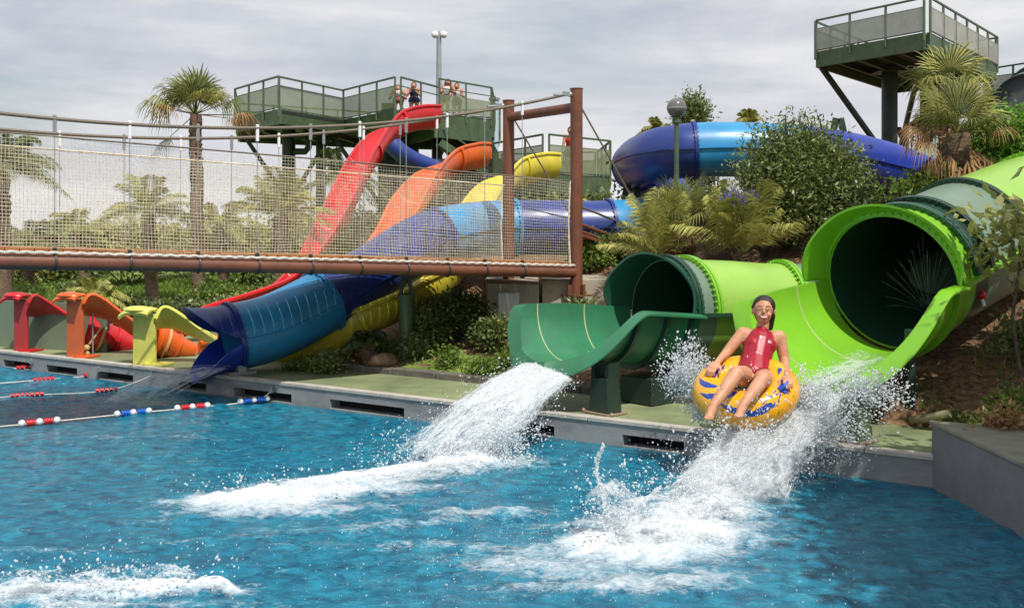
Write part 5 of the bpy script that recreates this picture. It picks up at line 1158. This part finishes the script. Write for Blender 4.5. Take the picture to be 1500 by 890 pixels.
# suit
sb, _, _ = body_mb(dict(J))
ax = (J['neck']-J['pelv'])
def in_suit(c):
    t = (c-J['pelv']).dot(ax)/ax.length_squared; lat = (c-(J['pelv']+ax*t)).dot((J['shR']-J['shL']).normalized()); fwdc = (c-(J['pelv']+ax*t)).y
    if t < -.32 or t > .97: return False
    if t > .12 and (c-(J['pelv']+ax*t)).length > .185: return False
    if t > .12 and min((c-J['el'+q]).length for q in 'LR') < .12: return False
    if t > .62: return abs(lat) < .118-.16*(t-.62) and t < .96
    if t > .50: return abs(lat) < .128
    if t > .16: return abs(lat) < .17
    # seat and leg openings
    k = (c-J['pelv']).y
    if k < -.19+.9*abs(lat): return False
    return abs(lat) < .09+.5*(t+.22) or (k > -.03 and abs(lat) < .19)
fuse('swimsuit', sb, .0062, [SUIT], rider, 3, keep=in_suit, inflate=.0045)
# hair
hb = MB(); hb.ball(H+Vector((.008, .030, .022)), .094, 18, (.96, 1.0, .98)); capsule(hb, H+Vector((.06, .045, .03)), H+Vector((.072, .06, -.06)), .040, .034); capsule(hb, H+Vector((.072, .06, -.06)), H+Vector((.066, .075, -.15)), .033, .026); capsule(hb, H+Vector((-.04, .06, .01)), H+Vector((-.01, .08, -.09)), .045, .03)
fuse('hair', hb, .008, [HAIR], rider, 3, keep=lambda c: (c-H).dot(fwd) < .050 or (c-H).z > .074-.9*max(0, abs((c-H).dot(sd))-.05))
EYEW = mat('eye white', (.75, .73, .7), .2); TEETH = mat('teeth', (.85, .82, .76), .25); LIP = mat('lips', (.45, .10, .09), .35); BROW = mat('dark brow', (.05, .025, .018), .8)
for sg in (-1, 1):
    e = MB(); c = H+fwd*.083+sd*sg*.031+Vector((0, 0, -.004)); e.ball(c-Vector((0, -.002, 0)), .0075, 10, (1.2, .7, .40)); e.build('eye', EYEW, rider, True)
    MB().ball(c-Vector((0, .0055, 0)), .0050, 8, (1, .6, .8)).build('iris', BROW, rider, True)
    MB().tube([c+sd*-.017+Vector((0, -.004, .018)), c+Vector((0, -.008, .023)), c+sd*.017+Vector((0, -.002, .018))], .0036, 6).build('eyebrow', BROW, rider, True)
mc = H+fwd*.098+Vector((0, 0, -.068))
MB().tube(catmull([mc+sd*-.024+Vector((0, .012, .007)), mc+sd*-.012+Vector((0, .002, .000)), mc+sd*.012+Vector((0, .002, .000)), mc+sd*.024+Vector((0, .012, .007))], 4), [.0015, .003, .004, .0045, .0048, .005, .005, .005, .0048, .0045, .004, .003, .0015], 8).build('teeth', TEETH, rider, True)
MB().tube(catmull([mc+sd*-.027+Vector((0, .013, .007)), mc+sd*-.014+Vector((0, .002, -.006)), mc+Vector((0, -.002, -.009)), mc+sd*.014+Vector((0, .002, -.006)), mc+sd*.027+Vector((0, .013, .007))], 3), [.002, .003, .0035, .004, .0042, .0044, .0045, .0044, .0042, .004, .0035, .003, .002], 8).tube(catmull([mc+sd*-.027+Vector((0, .013, .008)), mc+Vector((0, .001, .007)), mc+sd*.027+Vector((0, .013, .008))], 3), [.002, .0024, .0026, .0028, .0026, .0024, .002], 8).build('lips', LIP, rider, True)
nk = MB(); nk.tube([J['neck']+Vector((.058*math.cos(a), -.012+.062*math.sin(a), -.022-.012*math.sin(a)*-1)) for a in np.linspace(PI, 2*PI, 14)], .003, 6); nk.build('necklace', mat('thin chain', (.5, .4, .2), .3, metal=.7), rider, True)

# people on the platforms: standing at the rail, arms on it
def bystander(px, py_head, Y, label, top, hairm, lean=0.0, arm='rail', zfoot=None, face=-1, long=False, bottom=NAVY, seed=0):
    h = W(px, py_head, Y); zf = zfoot; root = empty('person', (h.x, h.y+.05, zf), label, 'person', 'people on the platforms'); ht = h.z+.11-zf; k = ht/1.7
    b = MB(); pel = Vector((h.x+lean*.12, h.y+.14, zf+.92*k)); ch = Vector((h.x+lean*.04, h.y+.06, zf+1.28*k)); nk_ = Vector((h.x, h.y+.03, zf+1.46*k))
    capsule(b, pel, pel.lerp(ch, .5), .15, .125); capsule(b, pel.lerp(ch, .5), ch, .125, .14); capsule(b, nk_-Vector((0, 0, .05)), h-Vector((0, 0, .05)), .06, .055)
    b.ball(h, .105, 14, (.88, 1, 1.12)); b.ball(h+Vector((0, -.10, -.01)), .022, 8)
    hands = []
    for sg in (-1, 1):
        sh = nk_+Vector((sg*.17, .01, -.05)); capsule(b, ch, sh, .12, .065)
        if arm == 'rail': el_ = sh+Vector((sg*.10, -.10, -.27)); ha = el_+Vector((-sg*.10, -.25, .04))
        elif arm == 'chest': el_ = sh+Vector((sg*.08, -.12, -.26)); ha = ch+Vector((sg*.03, -.24, .03))
        else: el_ = sh+Vector((sg*.06, -.05, -.28)); ha = el_+Vector((sg*.02, -.12, -.2))
        capsule(b, sh, el_, .055, .045); capsule(b, el_, ha, .045, .03); b.box(ha+Vector((0, -.04, 0)), (.07, .09, .03))
        for q in range(4): capsule(b, ha+Vector((-.025+.017*q, -.07, 0)), ha+Vector((-.025+.017*q, -.13, -.02)), .010, .009, 6)
        capsule(b, ha+Vector((-sg*.03, -.02, 0)), ha+Vector((-sg*.05, -.06, -.01)), .011, .01, 6)
        hp = pel+Vector((sg*.09, 0, -.05)); kn = Vector((hp.x+sg*.01, hp.y-.03, zf+.48*k)); an = Vector((kn.x, kn.y+.03, zf+.07)); capsule(b, hp, kn, .095, .06); capsule(b, kn, an, .06, .04); capsule(b, an, an+Vector((0, -.15, -.03)), .04, .03)
    fuse('body', b, .018, [SKIN2], root, 2)
    for nm, mm, lo, hi, rr in (('top', top, .35, 1.25, .16), ('shorts', bottom, -.45, .22, .17)):
        c = MB(); capsule(c, pel, pel.lerp(ch, .5), .165, .14); capsule(c, pel.lerp(ch, .5), ch, .14, .155)
        for sg in (-1, 1): capsule(c, ch, nk_+Vector((sg*.11, .01, -.04)), .13, .07); capsule(c, pel+Vector((sg*.09, 0, -.05)), pel+Vector((sg*.095, -.01, -.22)), .115, .10)
        fuse(nm, c, .02, [mm], root, 2, keep=lambda p, lo=lo, hi=hi: lo < (p.z-pel.z)/(ch.z-pel.z) < hi)
    c = MB(); c.ball(h+Vector((0, .025, .03)), .112, 12, (.92, 1, 1.05))
    if long:
        for sg in (-1, 1): capsule(c, h+Vector((sg*.07, .03, 0)), h+Vector((sg*.12, .0, -.32)), .06, .05)
    fuse('hair', c, .018, [hairm], root, 2, keep=lambda p: (p-h).y > -.055 or (p-h).z > .06)
bystander(583, 130, 33.9, 'person in a white vest leaning on the rail left of the red flume', WHITEC, HAIR2, zfoot=z1, arm='rail', bottom=PINKC)
bystander(606, 126, 34.9, 'person in a navy top with arms folded, right of the one in white', NAVY, HAIR2, zfoot=z1, arm='chest')
bystander(656, 121, 36.2, 'woman with long auburn hair and a white shirt looking over the rail', WHITEC, HAIR2, zfoot=z1+.12, long=True, lean=-1)
bystander(669, 127, 36.8, 'person beside the long haired woman, forearms on the rail', WHITEC, HAIR2, zfoot=z1+.12, arm='rail')
bystander(836, 192, 31.2, 'person in red half hidden by the near post of the bridge portal', REDC, HAIR, zfoot=z2, arm='down')
# ---------------------------------------------------------------- splashes
FOAM = bpy.data.materials.new('white water'); FOAM.use_nodes = True
def foam_mat(M, tr, alpha):
    nt = M.node_tree; b = nt.nodes['Principled BSDF']; b.inputs['Base Color'].default_value = (.90, .92, .935, 1); b.inputs['Roughness'].default_value = .30; b.inputs['IOR'].default_value = 1.33; b.inputs['Specular IOR Level'].default_value = .8
    tc_ = nt.nodes.new('ShaderNodeTexCoord'); nz_ = nt.nodes.new('ShaderNodeTexNoise'); nz_.inputs['Scale'].default_value = 38; nz_.inputs['Detail'].default_value = 6; nz_.inputs['Roughness'].default_value = .7; bu = nt.nodes.new('ShaderNodeBump'); bu.inputs['Strength'].default_value = .35; bu.inputs['Distance'].default_value = .03; nt.links.new(tc_.outputs['Object'], nz_.inputs['Vector']); nt.links.new(nz_.outputs[0], bu.inputs['Height']); nt.links.new(bu.outputs[0], b.inputs['Normal'])
    t = nt.nodes.new('ShaderNodeBsdfTranslucent'); t.inputs[0].default_value = (.84, .89, .92, 1); p = nt.nodes.new('ShaderNodeBsdfTransparent'); m1 = nt.nodes.new('ShaderNodeMixShader'); m1.inputs[0].default_value = tr; m2 = nt.nodes.new('ShaderNodeMixShader'); m2.inputs[0].default_value = alpha
    L = nt.links; L.new(b.outputs[0], m1.inputs[1]); L.new(t.outputs[0], m1.inputs[2]); L.new(m1.outputs[0], m2.inputs[1]); L.new(p.outputs[0], m2.inputs[2]); L.new(m2.outputs[0], nt.nodes['Material Output'].inputs[0])
foam_mat(FOAM, .5, .06)
VEIL = bpy.data.materials.new('thin water veil'); VEIL.use_nodes = True; foam_mat(VEIL, .5, .80)
_ico = None
def ico():
    global _ico
    if _ico is None:
        bm = bmesh.new(); bmesh.ops.create_icosphere(bm, subdivisions=1, radius=1); _ico = (np.array([v.co[:] for v in bm.verts]), np.array([[v.index for v in f.verts] for f in bm.faces])); bm.free()
    return _ico
def drops(name, P, r, vel, parent, m_=FOAM, stretch=1.5):
    V0, F0 = ico(); n = len(P); P = np.asarray(P); vel = np.asarray(vel, float)
    v = vel/np.maximum(np.linalg.norm(vel, axis=1), 1e-6)[:, None]
    st = 1+stretch*rng.random(n)**2
    off = V0[None]*r[:, None, None]; al = (off*v[:, None, :]).sum(2)
    Vv = P[:, None, :]+off+al[:, :, None]*v[:, None, :]*(st-1)[:, None, None]
    Fv = F0[None]+(np.arange(n)*len(V0))[:, None, None]
    return npmesh(name, Vv.reshape(-1, 3), Fv.reshape(-1, 3), m_, parent, True)
SPRAY = bpy.data.materials.new('aerated water'); SPRAY.use_nodes = True
def spray_mat(M, fine=42.0):
    nt = M.node_tree; N = nt.nodes; L = nt.links; b = N['Principled BSDF']; out = N['Material Output']
    b.inputs['Base Color'].default_value = (.90, .92, .935, 1); b.inputs['Roughness'].default_value = .35; b.inputs['IOR'].default_value = 1.33
    at = N.new('ShaderNodeAttribute'); at.attribute_name = 'stream'; ad = N.new('ShaderNodeAttribute'); ad.attribute_name = 'wetness'
    def nz(sc_, d, ro, dist_=0.0):
        n = N.new('ShaderNodeTexNoise'); n.inputs['Scale'].default_value = sc_; n.inputs['Detail'].default_value = d; n.inputs['Roughness'].default_value = ro; n.inputs['Distortion'].default_value = dist_
        L.new(at.outputs['Vector'], n.inputs['Vector']); return n.outputs[0]
    def mr(v, a_, b_, c, d): r = N.new('ShaderNodeMapRange'); r.inputs[1].default_value = a_; r.inputs[2].default_value = b_; r.inputs[3].default_value = c; r.inputs[4].default_value = d; L.new(v, r.inputs[0]); return r.outputs[0]
    def add(p, q): m = N.new('ShaderNodeMath'); m.operation = 'ADD'; L.new(p, m.inputs[0]); L.new(q, m.inputs[1]); return m.outputs[0]
    n1 = nz(5.0, 7, .62, .8); n2 = nz(fine, 4, .6, 1.5)
    v = add(add(mr(n1, .25, .75, -.75, .75), mr(n2, .3, .7, -.42, .42)), ad.outputs['Fac'])
    al = mr(v, .12, .78, 0, .97)
    bp_ = N.new('ShaderNodeBump'); bp_.inputs['Strength'].default_value = .5; bp_.inputs['Distance'].default_value = .02; L.new(n2, bp_.inputs['Height']); L.new(bp_.outputs[0], b.inputs['Normal'])
    t = N.new('ShaderNodeBsdfTranslucent'); t.inputs[0].default_value = (.92, .945, .955, 1); p = N.new('ShaderNodeBsdfTransparent'); m1 = N.new('ShaderNodeMixShader'); m1.inputs[0].default_value = .5; m2 = N.new('ShaderNodeMixShader')
    L.new(b.outputs[0], m1.inputs[1]); L.new(t.outputs[0], m1.inputs[2]); L.new(al, m2.inputs[0]); L.new(p.outputs[0], m2.inputs[1]); L.new(m1.outputs[0], m2.inputs[2]); L.new(m2.outputs[0], out.inputs[0])
spray_mat(SPRAY)
sc.cycles.transparent_max_bounces = 40
def lace(name, pos, nu, nv, layers, thr, amp, parent, m_=None, seed=0, us=6, vs=5, nrm=None, mu=1.0, mv=1.0):
    """several torn, see-through sheets of aerated water; thr = -density"""
    AV = []; AF = []; FL = []; DN = []; base = 0
    u = np.linspace(0, 1, nu); v = np.linspace(0, 1, nv); U, Vv = np.meshgrid(u, v); U = U.ravel(); Vv = Vv.ravel(); Fq = gridfaces(nu, nv)
    for l in range(layers):
        P = pos(U, Vv, l/max(1, layers-1)); s = seed+l*13; a = amp(U, Vv)
        for ax_ in range(3): P[:, ax_] += a*fbm(U*us*.8+ax_*9, Vv*vs*.8, l*3.7, 4, s+ax_, .55)
        d = -thr(U, Vv, l/max(1, layers-1))+0*U; kf = d[Fq].max(1) > -.80
        AV.append(P); AF.append(Fq[kf]+base); base += len(P); DN.append(d); FL.append(np.stack([U*mu+seed*1.7, Vv*mv, np.full(len(U), l*1.9+seed)], 1))
    V = np.concatenate(AV); Fq = np.concatenate(AF); FL = np.concatenate(FL); DN = np.concatenate(DN); used = np.unique(Fq); rm = -np.ones(len(V), int); rm[used] = np.arange(len(used))
    o = npmesh(name, V[used], rm[Fq], m_ or SPRAY, parent, True)
    at = o.data.attributes.new('stream', 'FLOAT_VECTOR', 'POINT'); at.data.foreach_set('vector', FL[used].astype(np.float32).ravel())
    at = o.data.attributes.new('wetness', 'FLOAT', 'POINT'); at.data.foreach_set('value', DN[used].astype(np.float32))
    return o
def stuffroot(name, loc):
    return None
def ballistic(A, B, z0, z1, v):      # horizontal lerp, parabola in z
    return A*(1-v)[:, None]+B*v[:, None]
def jet(name, s0, s1, e0, e1, z0, z1, bow, nu, nv, layers, ndrop, seed, spread=.05, thr0=-.75, thr1=-.05, up=.10, rmin=.0022, rmax=.008, label=None):
    s0, s1, e0, e1 = [np.array(list(q)[:2]) for q in (s0, s1, e0, e1)]
    def pos(U, V_, l):
        S = s0[None]*(1-U)[:, None]+s1[None]*U[:, None]; E_ = e0[None]*(1-U)[:, None]+e1[None]*U[:, None]
        P = S*(1-V_)[:, None]+E_*V_[:, None]; zz0 = z0[0]*(1-U)+z0[1]*U
        z = (zz0-z1)*(1-V_**1.45)+z1+(l-.35)*up*(.10+V_)*1.25*np.sin(np.pi*np.clip(U*1.0, 0.02, .98))**.4
        return np.concatenate([P, z[:, None]], 1)
    edge = lambda U: 1.5*(np.abs(U-.5)*2)**5
    a = lace(name, pos, nu, nv, layers, lambda U, V_, l: thr0+(thr1-thr0)*V_**1.2+edge(U)*.7+.55*sstep(.9, 1, V_)+.9*sstep(.05, 0, V_)+.5*np.maximum(0, l-.4), lambda U, V_: .010+spread*V_**.8, None, seed=seed, us=7, vs=6, mu=1.5, mv=.55)
    r = np.random.default_rng(seed); n = ndrop; U = r.normal(.5, .32, n); U = np.clip(U, -.12, 1.12); V_ = r.random(n)**.8*1.03; l = r.normal(.4, .5, n); P = pos(U, V_, 0); P[:, 2] += l*up*(.15+V_)*.8+np.abs(r.normal(size=n))*.012
    # gathered in ropes and clots
    off = r.normal(size=(n, 3))*(.010+spread*V_*.55)[:, None]; P += off
    for ax_ in range(3): P[:, ax_] += (.01+spread*.9*V_)*fbm(U*9, V_*9, l, 3, seed+30+ax_)
    dz = np.stack([np.full(n, (e0-s0)[0]), np.full(n, (e0-s0)[1]), -(.3+1.5*V_)], 1)
    rad = rmin*.9+(rmax-rmin)*r.random(n)**4
    b = drops('droplets', P, rad, dz, None)
    return a, b
def join_stuff(objs, name):
    dens = []; flow = []; mi = []
    for q in objs:
        k = len(q.data.vertices)
        if 'wetness' in q.data.attributes:
            x_ = np.zeros(k, np.float32); q.data.attributes['wetness'].data.foreach_get('value', x_); y_ = np.zeros(k*3, np.float32); q.data.attributes['stream'].data.foreach_get('vector', y_); mi.append(np.zeros(len(q.data.polygons), np.int32))
        else: x_ = np.ones(k, np.float32); y_ = np.zeros(k*3, np.float32); mi.append(np.ones(len(q.data.polygons), np.int32))
        dens.append(x_); flow.append(y_)
    return join2(objs, name, np.concatenate(dens), np.concatenate(flow), np.concatenate(mi))
def join2(objs, name, dens, flow, mi):
    """one object for the whole uncountable splash"""
    o = objs[0]
    bm = bmesh.new()
    for q in objs: bm.from_mesh(q.data)
    me = bpy.data.meshes.new(name); bm.to_mesh(me); bm.free(); me.shade_smooth()
    for q in objs: bpy.data.objects.remove(q)
    for an in ('wetness', 'stream'):
        if an in me.attributes: me.attributes.remove(me.attributes[an])
    r = link(name, me, [SPRAY, FOAM]); me.polygons.foreach_set('material_index', mi)
    at = me.attributes.new('wetness', 'FLOAT', 'POINT'); at.data.foreach_set('value', dens); at = me.attributes.new('stream', 'FLOAT_VECTOR', 'POINT'); at.data.foreach_set('vector', flow)
    r['kind'] = 'stuff'; return r
# jet off the smaller slide
A0 = W(776, 525, 9.35); A1 = W(846, 536, 8.95); B0_ = W(548, 678, 8.3); B1_ = W(742, 688, 8.05)
o1 = list(jet('splash', A0, A1, B0_, B1_, (.70, .585), .0, 0, 150, 170, 7, 3200, 51, spread=.065, thr0=-.80, thr1=-.20, up=.12))
# its landing mound
def mound(cx, cy, ang, L_, Wd, H, n, seed, layers=4, thr=.0, rag=.05):
    c, s = math.cos(ang), math.sin(ang)
    def pos(U, V_, l):
        x = (U-.5)*2; y = (V_-.5)*2; h = np.exp(-(x*1.25)**2*1.2-(y*1.35)**2*1.2)*H*(.45+.75*l)+.01
        X = cx+(x*L_)*c-(y*Wd)*s; Y = cy+(x*L_)*s+(y*Wd)*c
        return np.stack([X, Y, h], 1)
    rag = rag*.8
    a = lace('m', pos, n, int(n*.6), layers, lambda U, V_, l: thr-.50+1.30*(((U-.5)*2)**2+((V_-.5)*2)**2)**.9+.25*l, lambda U, V_: rag*(.6+.6*np.exp(-((U-.5)*3)**2)), None, seed=seed, us=9*L_/.6, vs=8*Wd/.4, mu=2*L_*.8, mv=2*Wd*1.3)
    return a
def burst(c, R, n, seed, bias=(0, 0, .3), rmin=.0022, rmax=.009, p=.7, sx=(1, 1, 1), zmin=.0):
    r = np.random.default_rng(seed); d = r.normal(size=(n, 3)); d /= np.linalg.norm(d, axis=1)[:, None]; d += np.array(bias); k = 1+.9*fbm(d[:, 0]*2.6, d[:, 1]*2.6, d[:, 2]*2.6, 4, seed, .7)
    P = np.array(list(c))+d*(R*r.random(n)**p*k)[:, None]*np.array(sx); ok = P[:, 2] > zmin; P = P[ok]; d = d[ok]
    for ax_ in range(3): P[:, ax_] += .03*fbm(P[:, 0]*12, P[:, 1]*12, P[:, 2]*12+ax_*7, 3, seed+ax_)
    return drops('d', P, rmin+(rmax-rmin)*r.random(len(P))**3.2, d, None)
def wp(px, py, z=0): Y = (EYE-z)*F/(py-HZ); return (px-750)/F*Y, Y
x, y = wp(660, 695); o1.append(mound(x, y, .25, .95, .26, .13, 150, 61, rag=.045))
x, y = wp(570, 705); o1.append(mound(x, y, .2, .85, .30, .09, 150, 67, rag=.035)); x, y = wp(470, 718); o1.append(mound(x, y, .15, .95, .30, .08, 150, 62, rag=.035)); x, y = wp(380, 742); o1.append(mound(x, y, .1, .70, .26, .06, 120, 63, rag=.03))
x, y = wp(650, 690); o1.append(burst((x, y, .05), .42, 1300, 64, sx=(2.0, .8, .55), zmin=.01)); x, y = wp(430, 722); o1.append(burst((x, y, .03), .35, 700, 65, sx=(2.4, .9, .28), zmin=.01))
o1.append(burst(tuple(W(735, 640, 8.2)), .28, 1500, 66, sx=(1, .7, 1.0), bias=(.3, 0, .1)))
join_stuff(o1, 'water_splash')
# the big one below the rider
A0 = W(1098, 590, 7.9); A1 = W(1252, 566, 8.05); B0_ = W(955, 745, 6.95); B1_ = W(1150, 735, 7.2)
o2 = list(jet('splash', A0, A1, B0_, B1_, (.50, .62), .0, 0, 150, 170, 8, 3000, 71, spread=.08, thr0=-.72, thr1=-.66, up=.22))
x, y = wp(960, 800); o2.append(mound(x, y, .35, .55, .34, .27, 170, 72, layers=6, rag=.07)); x, y = wp(900, 790); o2.append(mound(x, y, .6, .36, .24, .32, 130, 73, layers=5, rag=.08))
x, y = wp(1050, 765); o2.append(mound(x, y, .5, .50, .30, .20, 140, 74, layers=5, rag=.08)); x, y = wp(1010, 800); o2.append(mound(x, y, .2, .55, .22, .12, 130, 75, layers=4, rag=.06))
x, y = wp(905, 800); o2.append(burst((x, y, .12), .30, 1100, 76, bias=(-.1, 0, .55), sx=(1.0, .7, 1.0), zmin=.01)); x, y = wp(1030, 760); o2.append(burst((x, y, .12), .40, 1000, 77, sx=(1.3, .8, .9), zmin=.01))
# thrown column of drops left of the mound
r_ = np.random.default_rng(5); n = 260; t_ = r_.random(n); Pc = np.stack([W(884, 760, 6.2).x+.03*np.sin(t_*7)+r_.normal(size=n)*.012*(1.2-t_)-.02*t_, 6.2+r_.normal(size=n)*.03, .08+.52*t_], 1); o2.append(drops('d', Pc, .003+.006*r_.random(n)**2, np.tile([0.1, 0, 1.0], (n, 1)), None))
# right spray fan and around the ring
o2.append(burst(tuple(W(1215, 625, 7.85)), .30, 2600, 78, bias=(.35, 0, .0), sx=(1.15, .7, 1.15), p=.8)); o2.append(burst(tuple(W(1160, 650, 7.6)), .38, 2500, 79, sx=(1, .8, 1.0), p=.75)); o2.append(burst(tuple(W(1180, 580, 7.75)), .20, 2500, 80, sx=(1.3, .6, .8), p=.7))
o2.append(burst(tuple(W(1090, 660, 7.4)), .30, 3000, 81, sx=(1.2, .8, 1.2))); o2.append(burst(tuple(W(1255, 575, 8.0)), .22, 3000, 84, bias=(.5, 0, .2), sx=(1.3, .5, .8)))
def puff(c, R, seed, dn=.1, layers=4, n=70):
    def pos(U, V_, l):
        th = U*2*PI; ph = V_*PI; k = (.45+.6*l)*(1+.35*fbm(np.cos(th)*np.sin(ph)*1.8, np.sin(th)*np.sin(ph)*1.8, np.cos(ph)*1.8, 4, seed))
        return np.stack([c[0]+R[0]*np.cos(th)*np.sin(ph)*k, c[1]+R[1]*np.sin(th)*np.sin(ph)*k, np.maximum(.01, c[2]+R[2]*np.cos(ph)*k)], 1)
    return lace('p', pos, n, n//2, layers, lambda U, V_, l: -dn+.50*l, lambda U, V_: .03+0*U, None, seed=seed, us=7, vs=4, mu=6*R[0], mv=3*R[2])
for (px, py, Y, R, sd_, dn) in ((1190, 615, 7.75, (.28, .18, .24), 201, .20), (1150, 660, 7.5, (.32, .22, .24), 202, .22), (1080, 670, 7.3, (.28, .2, .22), 203, .24), (1230, 590, 7.95, (.20, .12, .16), 204, .02), (1100, 720, 7.1, (.30, .2, .16), 205, .22), (1030, 700, 7.1, (.22, .16, .22), 206, .15), (1205, 570, 7.95, (.16, .10, .10), 207, .1)):
    o2.append(puff(W(px, py, Y), R, sd_, dn))
join_stuff(o2, 'water_splash')
o3 = [puff(W(1010, 555, 8.2), (.16, .12, .22), 211, .05), burst(tuple(W(1012, 552, 8.15)), .21, 2600, 82, sx=(.75, .7, 1.05), p=.62, rmax=.008), burst(tuple(W(992, 560, 8.2)), .25, 1300, 83, sx=(.8, .7, 1.0), p=.8), burst(tuple(W(1030, 600, 8.0)), .2, 1800, 85, sx=(.8, .6, .9), p=.8)]
join_stuff(o3, 'water_spray')
# white water sliding down the big trough
i_ = 20
def trough_sheet(U, V_, l):
    a = np.radians(-34+64*U*(1-.3*V_)); t = .18+.80*V_; c = np.array([[CB.x, CB.y, CB.z]]); f = np.array([[FD.x, FD.y, 0]]); s = np.array([[-FD.y, FD.x, 0]])
    s = np.array([[float(FD.y), float(-FD.x), 0]]); R_ = .66*(1+.10*sstep(.45, 1, t))-.03-.02*l
    P = c+f*(1.38*t)[:, None]; P[:, 2] -= .12*t; P = P+s*(np.sin(a)*R_)[:, None]; P[:, 2] -= np.cos(a)*R_; return P
o4 = [lace('w', trough_sheet, 130, 150, 3, lambda U, V_, l: -.15-.45*V_+1.2*(np.abs(U-.5)*2)**3+.2*l, lambda U, V_: .012+.010*V_, None, seed=91, us=6, vs=5)]
join_stuff(o4, 'water_sheet')
# fine jets inside the big mouth
sp = MB(); c0 = CB-FD*.55+Vector((.05, -.06, -.30)); S_ = Vector((.66, -.75, 0))
for k in range(26):
    a = math.radians(18+144*k/25+random.uniform(-4, 4)); ln = random.uniform(.7, 1.0); d_ = S_*math.cos(a)*.52+Vector((0, 0, 1))*math.sin(a)*.80
    q = [c0+d_*t*ln-Vector((0, 0, .10*t*t*abs(math.cos(a))))+FD*.1*t for t in np.linspace(.12, 1, 10)]; sp.tube(q, [.0010+.0012*j/10 for j in range(10)], 4)
o = sp.build('water_jets', VEIL, None, True); o['kind'] = 'stuff'
# sheet leaving the blue tube
s0_ = W(292, 540, 11.5); s1_ = W(345, 548, 11.35); e0_ = W(118, 578, 11.2); e1_ = W(250, 592, 10.9)
def pz(U, V_, l):
    S = np.array([s0_.x, s0_.y])[None]*(1-U)[:, None]+np.array([s1_.x, s1_.y])[None]*U[:, None]; E_ = np.array([e0_.x, e0_.y])[None]*(1-U)[:, None]+np.array([e1_.x, e1_.y])[None]*U[:, None]
    P = S*(1-V_)[:, None]+E_*V_[:, None]; return np.concatenate([P, (.33*(1-V_**1.7)+.02+.03*l)[:, None]], 1)
v_ = lace('water_veil', pz, 160, 160, 2, lambda U, V_, l: -.32+.25*V_+.5*(np.abs(U-.5)*2)**4, lambda U, V_: .006+.02*V_, None, seed=95, us=9, vs=3, mu=1.2, mv=.25); v_['kind'] = 'stuff'
# churned wave in the lower left corner
o5 = []
for (px, py, ang, L_, Wd, H, sd_) in ((40, 880, .05, .55, .20, .12, 1), (150, 868, .08, .50, .16, .11, 2), (250, 858, .0, .36, .12, .10, 3), (320, 868, -.5, .20, .08, .06, 4), (-60, 890, 0, .5, .25, .12, 5), (100, 905, 0, .7, .14, .05, 6)):
    x, y = wp(px, py); o5.append(mound(x, y, ang, L_, Wd, H, 110, 100+sd_, layers=4, rag=.05, thr=.12))
x, y = wp(150, 868); o5.append(burst((x, y, .04), .30, 700, 107, sx=(2.6, .7, .5), zmin=.01))
join_stuff(o5, 'water_splash')
# lighter churn patches
o6 = []
for (px, py, ang, L_, Wd, H, sd_, th) in ((690, 755, .15, .40, .14, .05, 1, .5), (760, 828, -.2, .50, .12, .05, 2, .45), (850, 855, 0, .5, .12, .05, 3, .5), (600, 775, .2, .35, .12, .04, 4, .65)):
    x, y = wp(px, py); o6.append(mound(x, y, ang, L_, Wd, H, 100, 120+sd_, layers=3, rag=.03, thr=th))
rr_ = np.random.default_rng(77); n = 2000; PX = np.concatenate([rr_.normal(800, 170, n//2), rr_.uniform(120, 1280, n//2)]); PYp = np.concatenate([rr_.normal(780, 50, n//2), rr_.uniform(640, 885, n//2)]); zz = np.abs(rr_.normal(size=n))*.03+.012; Yv = (EYE-zz)*F/(PYp-HZ)
Pd = np.stack([(PX-750)/F*Yv, Yv, zz], 1); Pd = Pd[(Pd[:, 0] < 3.0) & (dist(Pd[:, 0], Pd[:, 1]) < -.1)]; o6.append(drops('d', Pd, .0012+.0028*rr_.random(len(Pd))**3, np.tile([.2, 0, .6], (len(Pd), 1)), None))
join_stuff(o6, 'water_churn')
